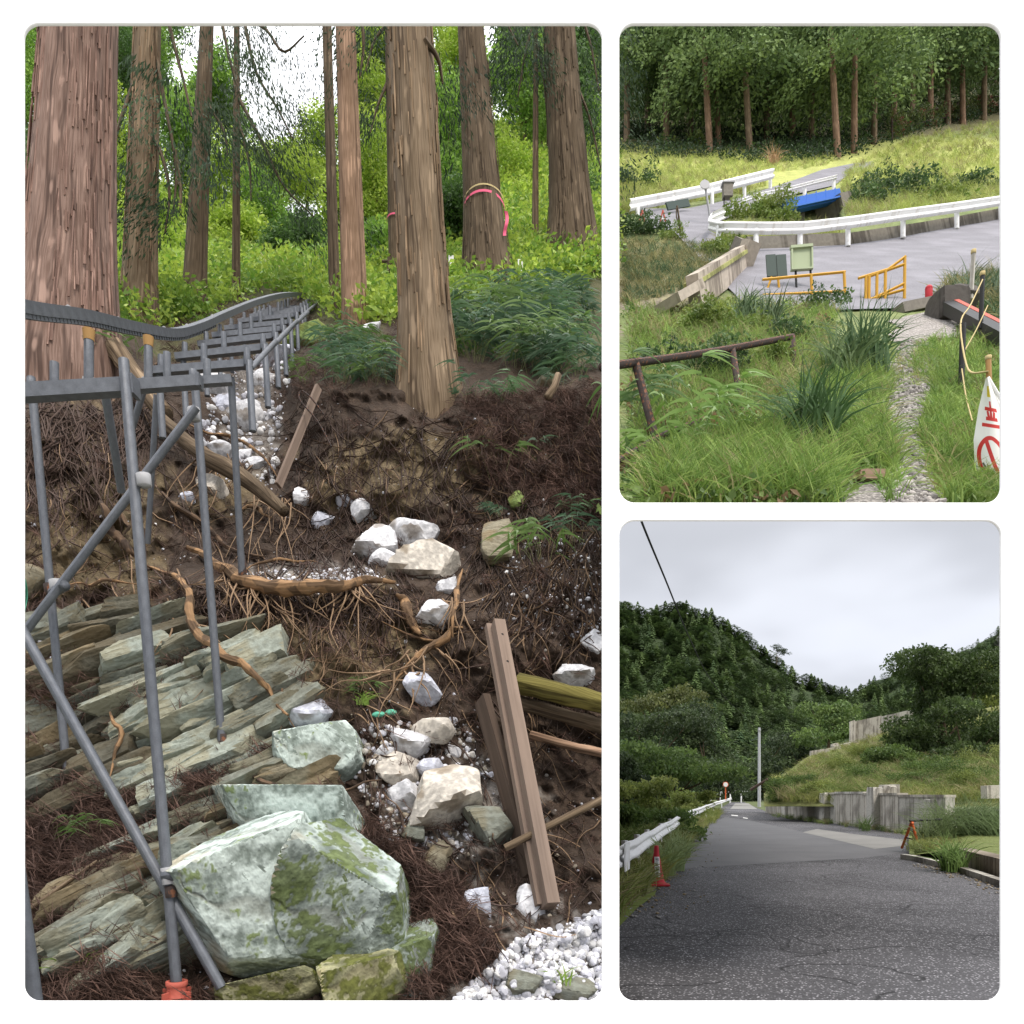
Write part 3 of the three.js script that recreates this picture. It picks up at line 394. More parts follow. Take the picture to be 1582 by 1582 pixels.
// ---------------------------------------------------------------- monorail: toothed rail on brackets, cross beams and scaffold pipes
{
  const t = thing('slope_monorail', 'dark grey steel monorail on scaffold pipe legs climbing the eroded slope', 'monorail');
  const R = [[-60, 448, 3.5], [37, 474, 4.0], [130, 487, 4.6], [200, 503, 5.3], [265, 514, 6.1], [305, 505, 6.9], [350, 485, 8.1], [400, 465, 9.9], [445, 455, 12.2], [492, 458, 15.5]].map((p) => at(...p)), c = new THREE.CatmullRomCurve3(R);
  const pieces = [], teeth = []; let prev = null; const N = 60;
  for (let i = 0; i <= N; i++) { const p = c.getPoint(i / N); if (prev) pieces.push(bar(prev, p.clone().lerp(prev, -0.04), 0.06, 0.062)); prev = p; }
  const rail = mesh('rail', merge(pieces), M.steel, t);
  for (let i = 0; i < 90; i++) { const u = i / 90 * 0.62, p = c.getPoint(u), T = c.getTangent(u), z = V(0, 1, 0), x = T.clone(), s = x.clone().cross(z).normalize(), y = s.clone().cross(x); teeth.push(box(0.035, 0.028, 0.05, frame(p.clone().addScaledVector(y, -0.04), x, y, s))); }
  mesh('rack_teeth', merge(teeth), M.steel, rail);
  for (const u of [0.20, 0.315, 0.43, 0.52, 0.62]) { const p = c.getPoint(u), b = new THREE.CylinderGeometry(0.016, 0.016, 0.1, 6); b.rotateX(Math.PI / 2); b.translate(p.x, p.y, p.z + 0.01); mesh('bolt', b, M.grey, rail); }
  const beam = (a, b, h, name = 'cross_beam') => mesh(name, bar(at(...a), at(...b), h, h), M.steel, t);
  beam([-30, 611, 3.85], [207, 597, 4.0], 0.072); mesh('end_plate', bar(at(205, 598, 3.98), at(211, 597.5, 3.98), 0.085, 0.1), M.steel, t);
  beam([211, 597, 4.05], [310, 590, 4.12], 0.056); mesh('end_plate', bar(at(306, 590, 4.12), at(311, 590, 4.12), 0.07, 0.07), M.steel, t); beam([310, 590, 4.17], [358, 587, 4.2], 0.044);
  const bs = [[233, 574, 391, 562, 5.2], [271, 552, 415, 537, 6.0], [306, 533, 431, 519, 6.9], [328, 519, 443, 508, 7.8], [347, 508, 453, 498, 8.8], [368, 497, 462, 487, 9.9], [386, 489, 470, 480, 11], [400, 483, 478, 474, 12.2], [414, 478, 484, 470, 13.4], [426, 474, 490, 466, 14.6]];
  for (let q = bs.length - 2; q >= 6; q--) bs.splice(q + 1, 0, bs[q].map((v, k) => (v + bs[q + 1][k]) / 2)); bs.push([436, 471, 494, 463, 15.8], [444, 468, 497, 461, 17]);
  for (const [x0, y0, x1, y1, d] of bs) {
    beam([x0, y0, d], [x1, y1, d * 1.01], 0.05);
    const nx = (f) => [lerp(x0, x1, f), lerp(y0, y1, f), d * 1.005], up = 40 * 5.2 / d * 0.8;
    for (const f of [0.1, 0.52, 0.94]) { const [x, y, dd] = nx(f); mesh('upright', tube([at(x, y + 2, dd), at(x, y - up * (f === 0.52 ? 1.1 : 0.75), dd)], 0.022, 7, 1), M.steel, t); }
    for (const f of [0.08, 0.96]) { const [x, y, dd] = nx(f); let yy = y + 20; while (dL(x + 6, yy) > dd + 0.02 && yy < y + 95 * 5.2 / d) yy += 4; mesh('post', tube([at(x, y - 4, dd), at(x + (yy - y) * 0.06, yy + 8, dd * 0.995)], 0.0243, 8, 1), M.steel, t); }
    const [bx, by, bd] = nx(0.98); mesh('brace', tube([at(bx, by + 6, bd), at(bx + (x1 - x0) * 0.24, by - (y0 - 466) * 0.28 - 4, bd * 1.13)], 0.02, 6, 1), M.steel, t);
  }
  // brackets under the rail with brass-coloured clamps
  for (const [x, y0, y1, d] of [[137, 512, 594, 4.3], [229, 522, 594, 4.9]]) { mesh('bracket', tube([at(x, y1, d), at(x, y0 + 12, d)], 0.026, 9, 1), M.steel, t); const g = new THREE.CylinderGeometry(0.034, 0.028, 0.06, 9); const p = at(x, y0 + 6, d); g.translate(p.x, p.y, p.z); mesh('clamp', g, M.brass, t); mesh('gusset', bar(at(x - 10, y1 - 8, d), at(x + 18, y1 - 4, d), 0.006, 0.035), M.grey, t); }
  for (const [x, y0, y1, d] of [[84, 560, 604, 3.95], [258, 545, 592, 4.3], [48, 585, 608, 4.1], [320, 556, 590, 4.3], [298, 572, 592, 4.2]]) mesh('upright', tube([at(x, y1, d), at(x, y0, d)], 0.022, 8, 1), M.steel, t);
  const pipe = (a, b, r = 0.0243, name = 'post') => mesh(name, tube([at(...a), at(...b)], r, 12, 1), M.steel, t);
  pipe([48, 583, 4.75], [106, 1222, 4.72]); pipe([191, 556, 3.95], [273, 1522, 3.72], 0.0262); pipe([300, 575, 4.7], [344, 1166, 4.74]); pipe([357, 583, 5.3], [374, 890, 5.55]); pipe([162, 605, 4.5], [188, 760, 4.9]); pipe([242, 610, 5.4], [228, 840, 5.7], 0.02); pipe([-20, 1000, 3.1], [60, 1600, 3.0], 0.03);
  pipe([28, 990, 4.4], [303, 630, 4.55], 0.0243, 'brace'); pipe([30, 966, 3.95], [342, 1526, 3.72], 0.0262, 'brace'); pipe([205, 660, 5.0], [222, 602, 4.9], 0.02, 'brace'); pipe([100, 905, 4.42], [82, 915, 4.6], 0.03, 'clamp'); pipe([256, 1352, 3.74], [270, 1350, 3.72], 0.034, 'clamp');
  for (const [x, y, dx] of [[221, 742, 2], [299, 640, 1], [85, 905, 3]]) mesh('clamp', tube([at(x, y - 9, x > 200 && x < 240 ? 3.9 : 4.6), at(x + dx, y + 9, x > 200 && x < 240 ? 3.9 : 4.6)], 0.036, 10, 1), M.grey, t);
  for (const [x, y, d] of [[106, 1218, 4.72], [344, 1160, 4.74], [374, 884, 5.55]]) mesh('foot_mud', tube([at(x - 1, y - 26, d), at(x + 1, y + 6, d)], [0.026, 0.03], 10, 2), M.rust, t);
  const cl = mesh('clamp', tube([at(259, 1340, 3.74), at(262, 1366, 3.735)], 0.033, 12, 1), M.grey, t); mesh('clamp', tube([at(76, 902, 4.7), at(79, 918, 4.7)], 0.034, 10, 1), M.rust, t); mesh('rust_collar', tube([at(263, 1368, 3.74), at(265, 1386, 3.74)], 0.0272, 12, 1), M.rust, t);
  const j = at(273, 1522, 3.72), base = thing('base_jack', 'red base jack cup under the nearest scaffold leg', 'jack', null, j);
  const cup = new THREE.LatheGeometry([[0.0, -0.12], [0.10, -0.12], [0.10, -0.10], [0.062, -0.07], [0.045, -0.03], [0.045, -0.005], [0.05, 0.0], [0.05, 0.02], [0.034, 0.022], [0.032, -0.01]].map((p) => new THREE.Vector2(...p)), 20); mesh('cup', cup, M.redFaded, base);
  for (let i = 0; i < 4; i++) { const a = i * 1.57 + 0.4; mesh('fin', box(0.012, 0.07, 0.06, new THREE.Matrix4().makeTranslation(Math.cos(a) * 0.055, -0.06, Math.sin(a) * 0.055).multiply(new THREE.Matrix4().makeRotationY(-a + 1.57))), M.redFaded, base); }
}

// ---------------------------------------------------------------- bedrock: tilted slabs cropping out in the lower left
const rockTone = { mint: variant(M.rock, 0.40, 0.435, 0.385), grey: variant(M.rock, 0.27, 0.28, 0.24), tan: variant(M.rock, 0.29, 0.255, 0.185), dark: variant(M.rock, 0.15, 0.14, 0.11), white: M.limestone, cream: variant(M.limestone, 0.85, 0.78, 0.66), blue: variant(M.limestone, 0.82, 0.84, 0.92), moss: variant(M.rock, 0.24, 0.32, 0.10), ochre: variant(M.rock, 0.60, 0.50, 0.28) };
const SX = V(1, 0, 0), SY = V(0, 0.78, -0.62), SZ = V(0, 0.62, 0.78);
function setRock(px, py, d, wpx, hpx, dep, ang, seed, o) { const k = d / F, g = rockGeo(seed, wpx / 2 * k, hpx / 2 * k, dep, o), x = SX.clone().multiplyScalar(Math.cos(ang)).addScaledVector(SY, Math.sin(ang)), y = SX.clone().multiplyScalar(-Math.sin(ang)).addScaledVector(SY, Math.cos(ang)); g.applyMatrix4(new THREE.Matrix4().makeBasis(x, y, SZ)); const p = at(px, py, d); g.translate(p.x, p.y, p.z); return g; }
{
  const t = thing('rock_outcrop', 'bedded grey-green bedrock slabs cropping out below the scaffold legs', 'rock outcrop');
  const area = [[20, 985], [130, 950], [230, 965], [330, 1000], [400, 970], [480, 1060], [450, 1150], [500, 1240], [420, 1330], [330, 1480], [200, 1520], [100, 1500], [120, 1400], [230, 1300], [200, 1230], [90, 1250], [10, 1220]], r = mulberry(71), ang = 0.62, cx = 250, cy = 1220, ca = Math.cos(ang), sa = Math.sin(ang); let n = 0;
  for (let q = -420; q < 420;) { const th = 7 + 13 * r() * r() + (r() < 0.15 ? 12 : 0); for (let s = -420; s < 420;) { const len = 70 + 190 * r() * r(), m = s + len / 2, x = cx + m * ca + q * sa, y = cy - m * sa + q * ca; s += len * 0.98; if (!inside(area, x, y) || n > 290) continue; n++;
    const f = fbm(x * 0.012, y * 0.012, 0, 3, 733), tone = x < 210 && y < 1270 ? (f > 0.55 ? 'tan' : f > 0.43 ? 'grey' : 'dark') : (f > 0.63 ? 'tan' : f > 0.5 ? 'grey' : 'mint');
    mesh('rock_slab', setRock(x, y, dL0(x, y) + 0.10 - 0.13 * r() + 0.12 * (fbm(x * 0.02, y * 0.02, 0, 2, 737) - 0.5), len * 1.1, th * 2.1, 0.2, ang + (r() - 0.5) * 0.16, 100 + n, { block: 0.55, cuts: 6, detail: 9, rough: 0.07 }), rockTone[tone], t); } q += th; }
}
// the big pale green boulder: its top faces pale and clean, moss on the right shoulder
{
  const bould = (mossy) => surface(1024, 1.1, (u, v) => {
    const streak = fbm(u * 4 + fbm(u * 3, v * 3, 3, 3, 81) * 0.8, v * 14, 4, 5, 83, 14), n = fbm(u * 4, v * 4, 4, 6, 77), n2 = fbm(u * 40, v * 40, 40, 3, 79), st = fbm(u * 3, v * 3, 3, 5, 88), seam = sstep(0.035, 0.0, Math.abs(vnoise(u * 3 + n * 0.5, v * 5 + n * 0.7, 3, 91, 5) - 0.5)) * sstep(0.4, 0.5, n);
    let k = mix3([0.13, 0.155, 0.135], [0.44, 0.50, 0.465], sstep(0.30, 0.66, streak * 0.6 + n2 * 0.4)); k = mix3(k, [0.27, 0.225, 0.15], sstep(0.53, 0.64, st) * 0.8); k = mix3(k, [0.12, 0.115, 0.09], seam * 0.5);
    k = mix3(k, [0.075, 0.10, 0.02].map((q) => q * (0.3 + 1.5 * n2)), sstep(0.0, 0.12, n - mossy + (n2 - 0.5) * 0.5) * 0.85); return [...k, streak * 0.4 + n2 * 0.4 + n * 0.2 - seam * 0.25];
  }, { bump: 0.025 });
  const m0 = variant(bould(0.72), 1.35, 1.35, 1.35), m1 = bould(0.54), m2 = variant(m1, 1.0, 0.85, 0.55);
  const PA = [[-0.22, 0.5, 0.85, 0.5], [0.12, -0.62, 0.78, 0.5], [1, 0.12, 0.1, 0.72], [-1, -0.25, 0.1, 0.95], [0, 1, -0.1, 0.9], [0, -1, 0, 0.92], [-0.65, -0.7, 0.3, 0.82], [0.6, 0.75, 0.3, 0.86]], PB = [[0.35, 0.4, 0.85, 0.52], [0.3, -0.6, 0.75, 0.5], [-1, 0.1, 0.1, 0.75], [1, 0.5, 0.1, 0.75], [0.2, 1, 0, 0.8], [0.3, -1, 0.1, 0.85], [0.8, -0.4, 0.5, 0.7]], PC = [[-0.1, 0.55, 0.85, 0.5], [0.1, -0.5, 0.85, 0.6], [1, 0, 0.2, 0.9], [-1, 0, 0.2, 0.95], [0, 1, 0, 0.85], [0, -1, 0, 0.9], [0.7, 0.6, 0.2, 0.8]];
  const B = [[402, 1362, 4.02, 262, 262, 0.62, 0.12, 3, PA, m0, 'big pale mint-green boulder with a flat clean upper face'], [540, 1385, 4.05, 210, 236, 0.56, -0.35, 9, PB, m1, 'mossy green half of the split boulder, right of the pale one'], [440, 1262, 4.52, 260, 130, 0.5, -0.1, 14, PC, m0, 'pale grey-green slab behind and above the big boulder'], [495, 1160, 4.85, 140, 110, 0.4, 0.1, 21, PC, m0, 'rounded grey-green rock below the lilac stone'], [560, 1512, 3.92, 170, 110, 0.3, 0.5, 27, PB, m2, 'ochre-green rock under the mossy boulder'], [645, 1480, 4.1, 80, 150, 0.3, -0.2, 33, PA, m1, 'narrow grey-green rock right of the mossy boulder'], [420, 1530, 3.9, 170, 60, 0.3, 0.2, 39, PC, m2, 'ochre rock at the bottom edge below the boulder']];
  B.forEach(([x, y, d, w, h, dep, a, s, planes, m, label]) => one('boulder', setRock(x, y, d, w, h, dep, a, s, { planes, cuts: 2, detail: 26, rough: 0.02 }), m, label, 'boulder', 'large boulders at the foot of the slope'));
}
// loose stones, each a thing
{
  const S = [[640, 832, 80, 50, 'white', 'brightest white block on top of the stone pile in mid slope'], [662, 882, 92, 60, 'cream', 'cream angular block under the brightest white block'], [585, 843, 60, 50, 'white', 'white broken stone left of the brightest white block'], [600, 870, 55, 40, 'white', 'white stone wedged left of the cream block'], [672, 950, 50, 42, 'white', 'white fractured stone below the cream block'], [690, 912, 34, 24, 'white', 'small white stone just under the cream block'],
    [562, 790, 40, 44, 'white', 'upright white stone alone on the brown bank'], [535, 776, 30, 14, 'blue', 'flat bluish stone on the brown bank'], [470, 770, 26, 34, 'white', 'white stone beside the leaning plank'], [500, 805, 34, 40, 'blue', 'grey-blue stone above the pale root'], [480, 1105, 62, 46, 'blue', 'lilac crumpled stone on the rounded rock'], [650, 1060, 44, 40, 'blue', 'blue-grey stone left of the rotten log'], [670, 1128, 60, 42, 'cream', 'cream stone at the head of the scree'], [630, 1150, 60, 40, 'white', 'white stone above the wedge-shaped block'], [620, 1190, 56, 56, 'cream', 'wedge-shaped cream block amid the scree'], [595, 1162, 34, 28, 'white', 'small white stone left of the wedge-shaped block'], [663, 1186, 34, 28, 'blue', 'bluish stone right of the wedge-shaped block'], [622, 1232, 48, 40, 'white', 'knobbly white stone above the brown slab'], [700, 1162, 22, 30, 'white', 'little upright white stone near the wooden post'],
    [690, 1235, 110, 80, 'cream', 'large tan and white slab lying tilted in the scree'], [760, 1275, 60, 60, 'grey', 'grey-green stone against the foot of the plank'], [675, 1330, 40, 70, 'tan', 'pointed brown stone below the tilted slab'], [735, 1396, 36, 44, 'blue', 'egg-shaped lilac stone near the gravel'], [820, 1405, 44, 54, 'white', 'rounded white stone at the foot of the wooden post'], [312, 1328, 46, 54, 'cream', 'cream stone leaning on the pale boulder near the clamp'], [340, 1303, 28, 26, 'white', 'white cube-shaped stone behind the cream leaning one'], [400, 1182, 36, 28, 'cream', 'cream stone beside the rusty root tuft'], [348, 1206, 28, 24, 'cream', 'small cream stone above the bedrock slabs'], [890, 1050, 60, 30, 'white', 'flat white stone on the mossy log'], [918, 992, 34, 34, 'white', 'white stone at the right edge above the log'],
    [800, 776, 34, 36, 'moss', 'mossy green round stone under the bamboo grass'], [770, 845, 46, 90, 'tan', 'long leaning tan stone right of the stone pile'], [845, 595, 30, 20, 'tan', 'brown stone in the leaf litter at the right'], [380, 650, 70, 46, 'white', 'large white stone in the gully behind the scaffold legs'], [352, 628, 34, 40, 'blue', 'bluish stone in the gully left of the large white one'], [330, 600, 46, 46, 'white', 'white stone under the second cross beam'], [402, 590, 40, 40, 'white', 'white stone between the upper scaffold legs'], [420, 560, 50, 34, 'blue', 'grey stone under the upper braces'], [325, 755, 44, 40, 'cream', 'dusty stone beneath the fallen log'], [340, 700, 44, 20, 'white', 'flat white stone above the fallen log'], [378, 705, 20, 22, 'white', 'small white stone on the fallen log'], [395, 720, 30, 24, 'white', 'white stone right of the fallen log'], [290, 770, 24, 18, 'blue', 'small blue-grey stone by the rusty pipe'], [480, 530, 60, 50, 'moss', 'mossy green boulder beside the top of the track'], [572, 512, 26, 18, 'white', 'pale stone at the foot of the pink-brown trunk'], [122, 960, 16, 12, 'white', 'tiny white stone by the rusted joint'], [278, 1052, 20, 16, 'blue', 'lilac pebble amid the grey slabs'], [110, 1380, 40, 26, 'cream', 'tan stone in the dark twigs at lower left'], [215, 1528, 56, 30, 'cream', 'pinkish stone at the bottom edge near the red jack'], [880, 1530, 60, 40, 'grey', 'mossy grey stone sunk in the gravel corner'], [805, 1520, 50, 40, 'grey', 'grey-green stone at the left rim of the gravel'], [45, 900, 60, 50, 'tan', 'brown stone at the left edge below the bank'], [640, 1285, 30, 34, 'grey', 'grey stone left of the tilted slab']];
  S.forEach(([x, y, w, h, tone, label], i) => { const d = dL(x, y) - w / F * 5 * 0.04; one('loose_stone', setRock(x, y, d, w * 1.08, h * 1.08, w / F * d * 0.45, (hash2(i, 3, 5) - 0.5) * 0.6, 700 + i * 3, { cuts: 13, detail: 7, rough: 0.04, block: i % 3 ? 0.9 : 0 }), rockTone[tone], label, 'stone', 'loose stones on the slope'); });
  const pool = [0, 1, 2, 3, 4].map((i) => rockGeo(900 + i, 1, 0.75, 0.85, { detail: 3, cuts: 10 }));
  const put = (n, poly, seed, s0, s1, tones, name, label) => { const mats = [[], [], []], cols = [[], [], []]; scatter(n, poly, seed, (x, y, r, k) => { const s = lerp(s0, s1, Math.pow(r(), 3)), i = k % 3; mats[i].push(M4(onL(x, y, s * 0.3), r() * 6, r() * 6, r() * 6, s)); const c = tones[Math.floor(r() * tones.length)], q = 0.8 + 0.4 * r(); cols[i].push(lin(c[0] * q, c[1] * q, c[2] * q)); }); mats.forEach((m, i) => { tag(copies(name, pool[(i + seed) % 5], M.pebble, m, cols[i]), label, 'gravel'); }); };
  const W = [[0.62, 0.62, 0.66], [0.5, 0.5, 0.55], [0.66, 0.65, 0.64], [0.4, 0.4, 0.42]], T = [[0.30, 0.26, 0.2], [0.45, 0.42, 0.38], [0.2, 0.17, 0.13]];
  put(2600, [[700, 1545], [760, 1490], [800, 1450], [870, 1430], [940, 1400], [940, 1600], [690, 1600]], 81, 0.008, 0.032, W, 'gravel', 'white crushed stone heaped in the lower right of the slope');
  put(900, [[560, 1120], [720, 1110], [760, 1200], [720, 1330], [600, 1300], [545, 1200]], 82, 0.006, 0.03, W.concat(T), 'gravel', 'pale stone chips strewn over the scree');
  put(420, [[300, 690], [340, 560], [460, 520], [440, 640], [420, 760], [340, 740]], 83, 0.01, 0.06, W, 'gravel', 'white rubble filling the gully under the track');
  put(420, [[375, 885], [560, 875], [600, 890], [540, 905], [400, 905]], 84, 0.006, 0.022, W, 'gravel', 'white chips on the ledge above the bare root');
  put(1500, [[37, 1540], [37, 640], [250, 800], [480, 620], [930, 620], [930, 1400], [700, 1540]], 85, 0.004, 0.016, T.concat(W), 'gravel', 'scattered stone chips in the soil');
  put(500, [[780, 820], [930, 830], [930, 1000], [780, 960]], 86, 0.005, 0.02, W, 'gravel', 'white chips in the litter at the right');
}

// ---------------------------------------------------------------- bare roots, fallen logs, posts and planks
{
  const wiggle = (p) => { const o = []; for (let i = 0; i < p.length; i++) { o.push(p[i]); if (i < p.length - 1) o.push([(p[i][0] + p[i + 1][0]) / 2 + (hash2(i, p[0][0], 4) - 0.5) * 12, (p[i][1] + p[i + 1][1]) / 2 + (hash2(i, p[0][1], 5) - 0.5) * 12, ((p[i][2] ?? 0.05) + (p[i + 1][2] ?? 0.05)) / 2]); } return o; };
  const root = (pts, r, mat, label, name = 'tree_root') => one(name, tube(wiggle(pts).map(([x, y, o]) => onL(x, y, o ?? 0.05)), [r[0] * 0.4, ...r, r[r.length - 1] * 0.35].map((q) => q * 0.8), 9, 3, 0.28, pts.length), M[mat], label, 'root', 'bare roots on the slope');
  root([[288, 845, 0.1], [330, 872, 0.15], [370, 897, 0.2], [430, 908, 0.3], [500, 905, 0.3], [560, 897, 0.25], [610, 900, 0.2]], [0.05, 0.062, 0.07, 0.058, 0.04], 'rootPale', 'thick stripped orange root bowed across the middle of the slope');
  root([[225, 873, 0.1], [255, 885, 0.14], [285, 905, 0.2], [292, 945, 0.3], [310, 985, 0.36], [345, 1015, 0.38], [385, 1035, 0.36], [415, 1065, 0.34], [445, 1105, 0.3]], [0.022, 0.032, 0.036, 0.034, 0.024], 'rootPale', 'long orange root winding down between two scaffold legs');
  root([[155, 775, 0.1], [170, 820, 0.15], [200, 850, 0.12], [230, 880, 0.1]], [0.04, 0.045, 0.02], 'rootBrown', 'curved reddish root beside the left bank');
  root([[170, 775, 0.1], [195, 810, 0.15], [192, 825, 0.1]], [0.025, 0.02], 'rootBrown', 'short hooked root beside the left bank');
  root([[715, 970, 0.15], [690, 985, 0.15], [650, 1010, 0.15], [620, 1040, 0.12], [600, 1070, 0.08]], [0.035, 0.03, 0.015], 'rootPale', 'tan root reaching down left of the wooden post');
  root([[715, 880, 0.1], [705, 930, 0.15], [700, 985, 0.15]], [0.025, 0.02], 'rootPale', 'upright tan root right of the stone pile');
  root([[612, 918, 0.15], [628, 945, 0.15], [650, 980, 0.1]], [0.045, 0.04], 'rootPale', 'stout broken root below the stone pile');
  root([[170, 1100, 0.3], [185, 1125, 0.3], [178, 1160, 0.3], [170, 1200, 0.3]], [0.018, 0.02, 0.012], 'rootPale', 'short pale root hanging amid the left slabs');
  root([[100, 905, 0.1], [140, 905, 0.1], [180, 898, 0.1], [215, 903, 0.1]], [0.012, 0.016, 0.01], 'rootPale', 'thin pale root running level across the left rock');
  root([[590, 960, 0.1], [670, 990, 0.1], [740, 975, 0.1]], [0.01, 0.008], 'rootPale', 'thin straight root crossing left of the wooden post');
  root([[360, 1180, 0.1], [400, 1205, 0.2], [450, 1215, 0.25], [530, 1222, 0.2], [590, 1205, 0.1]], [0.018, 0.015, 0.012], 'rootBrown', 'reddish root arching over the pale boulders');
  root([[390, 1210, 0.2], [450, 1218, 0.25], [500, 1250, 0.2], [540, 1290, 0.15]], [0.012, 0.01], 'rootBrown', 'thinner reddish root behind the mossy boulder');
  root([[380, 880, 0.1], [410, 868, 0.12], [460, 868, 0.12], [500, 872, 0.1]], [0.012, 0.014, 0.01], 'rootPale', 'thin orange root above the bowed one');
  root([[250, 760, 0.1], [300, 800, 0.12], [350, 845, 0.12], [410, 860, 0.1]], [0.03, 0.03, 0.02], 'rootBrown', 'brown root slanting down behind the middle scaffold leg');
  root([[290, 655, 0.1], [350, 672, 0.15], [400, 700, 0.15], [430, 740, 0.12]], [0.022, 0.02], 'rootPale', 'brown root above the fallen log');
  root([[370, 790, 0.1], [400, 785, 0.12], [420, 800, 0.1]], [0.02, 0.02], 'rootPale', 'curled root stub right of the third scaffold leg');
  root([[250, 555, 0.15], [200, 600, 0.3], [160, 640, 0.3]], [0.03, 0.02], 'rootBrown', 'dark root below the massive trunk');
  for (const [x, y, n] of [[430, 905, 14], [520, 902, 14], [370, 895, 8], [300, 960, 8], [350, 1015, 8], [415, 1060, 8], [660, 1005, 10], [620, 1040, 8], [700, 930, 8], [330, 700, 8], [420, 770, 12]]) { const r = mulberry(x), L = []; for (let k = 0; k < n; k++) { let a = 1.57 + (r() - 0.5) * 2.4, px = x + (r() - 0.5) * 70, py = y + (r() - 0.5) * 14; const P = [], s = 14 + 22 * r(); for (let q = 0; q < 4; q++) { P.push(onL(px, py, 0.12 + 0.06 * r())); a += (r() - 0.5) * 1.1; px += Math.cos(a) * s; py += Math.sin(a) * s; } L.push(tube(P, [0.009, 0.002], 4, 3)); } tag(mesh('rootlets', merge(L), M.rootFinePale), 'fine pale rootlets forking off the bare roots', 'roots', null, 'stuff'); }
  const log = (pts, r, mat, label) => one('fallen_log', tube(pts.map((p) => at(...p)), r, 10, 4, 0.1, 7), M[mat], label, 'log');
  log([[240, 640, 7.2], [310, 700, 6.9], [380, 740, 6.8], [440, 790, 6.6]], [0.06, 0.075, 0.05], 'barkDark', 'dark fallen log lying slantwise in the gully');
  log([[175, 535, 7.7], [200, 570, 7.6], [255, 640, 7.4]], [0.1, 0.09], 'barkTan', 'tan buttress root slanting down from the massive trunk');
  log([[800, 1055, 5.3], [860, 1070, 5.2], [940, 1088, 5.1]], [0.07, 0.075, 0.065], 'barkMoss', 'mossy rotten log jammed behind the wooden post at the right');
  log([[800, 1085, 5.35], [870, 1105, 5.3], [940, 1125, 5.2]], [0.05, 0.05], 'barkDark', 'dark log directly under the mossy one');
  log([[820, 1135, 5.1], [880, 1152, 5.0], [940, 1165, 4.9]], [0.028, 0.03], 'barkPink', 'grey bare branch below the dark log');
  log([[780, 1310, 4.45], [850, 1275, 4.5], [940, 1230, 4.6]], [0.022, 0.024], 'barkTan', 'thin branch crossing in front of the wooden post');
  log([[45, 1405, 3.9], [150, 1330, 4.1]], [0.012, 0.008], 'barkTan', 'straight thin stick on the dark twigs at lower left');
  log([[845, 615, 7.6], [855, 600, 7.6], [862, 580, 7.7]], [0.04, 0.035], 'barkTan', 'short bent stump in the bamboo grass at the right');
  // squared posts
  const a = at(768, 965, 5.15), b = at(850, 1400, 4.3), g = bar(a, b, 0.075, 0.12), post = thing('wooden_post', 'weathered squared wooden post leaning in the washed-out bank', 'post');
  mesh('shaft', g, M.wood, post); const dir = b.clone().sub(a).normalize();
  const side = bar(a.clone().add(V(-0.055, 0, -0.03)), b.clone().add(V(-0.055, 0, -0.03)), 0.05, 0.05); mesh('batten', side, M.wood, post);
  for (const f of [0.05, 0.16]) { const c = a.clone().lerp(b, f), k = new THREE.CylinderGeometry(0.009, 0.009, 0.012, 8); k.rotateX(Math.PI / 2); k.translate(c.x + 0.02, c.y, c.z + 0.06); mesh('bolt_hole', k, M.black, post); }
  const w2 = variant(M.wood, 0.4, 0.38, 0.36);
  one('broken_plank', bar(at(745, 1080, 5.05), at(820, 1350, 4.55), 0.05, 0.13), w2, 'dark splintered plank just left of the wooden post', 'plank');
  one('leaning_plank', bar(at(492, 598, 7.6), at(430, 750, 7.1), 0.03, 0.075), M.wood, 'grey plank leaning against the brown bank right of the gully', 'plank');
  one('bent_wire', tube([at(500, 640, 7.4), at(478, 612, 7.4), at(465, 604, 7.45), at(462, 615, 7.4), at(490, 650, 7.3), at(512, 690, 7.2)], 0.008, 5, 4), M.rust, 'rusty bent rod sticking out beside the leaning plank', 'rod');
  one('net_scrap', sheet(6, 10, (u, v) => ({ p: at(30 + u * 10 + Math.sin(v * 6) * 3, 895 + v * 85, 4.3 + Math.sin(u * 9 + v * 5) * 0.03) })), M.net, 'scrap of green net at the left edge', 'net');
  for (const [x, y, lb] of [[585, 1104, 'left of two turquoise plastic scraps in the dark litter'], [603, 1101, 'right of two turquoise plastic scraps in the dark litter']]) one('plastic_scrap', setRock(x, y, dL(x, y) - 0.06, 20, 11, 0.02, 0.2, x, { detail: 4 }), M.net, lb, 'scrap');
  // fine rootlets and dead twigs: nobody could count these
  const fine = (n, poly, seed, mat, rad, name, label, len) => { const L = []; scatter(n, poly, seed, (x, y, r) => { const pts = [], k = 4; let a = Math.PI / 2 + (r() - 0.5) * 2.2, q = (len ?? 60) * (0.4 + r()); let cx = x, cy = y; for (let i = 0; i <= k; i++) { pts.push(onL(cx, cy, 0.01 + 0.10 * Math.sin(Math.PI * i / k) * r() + 0.02 * r())); a += (r() - 0.5) * 0.9; cx = Math.min(934, cx + Math.cos(a) * q / k); cy += Math.sin(a) * q / k; } const R = rad * (0.4 + r()); L.push(tube(pts, [R, R * 0.5], 3, 2)); }); tag(mesh(name, merge(L), M[mat]), label, 'roots', null, 'stuff'); };
  const all = [[37, 640], [240, 600], [330, 680], [480, 600], [620, 630], [930, 600], [930, 1380], [700, 1480], [640, 1330], [560, 1200], [470, 1130], [300, 1000], [130, 950], [37, 950]];
  fine(800, all, 91, 'rootFine', 0.006, 'rootlets', 'mat of fine dark rootlets hanging from the banks');
  fine(300, all, 92, 'rootFinePale', 0.006, 'rootlets', 'pale thin rootlets hanging from the banks', 70);
  fine(260, [[700, 640], [930, 640], [930, 1000], [760, 960]], 98, 'rootFinePale', 0.006, 'rootlets', 'pale dead twigs lying over the litter at the right', 60);
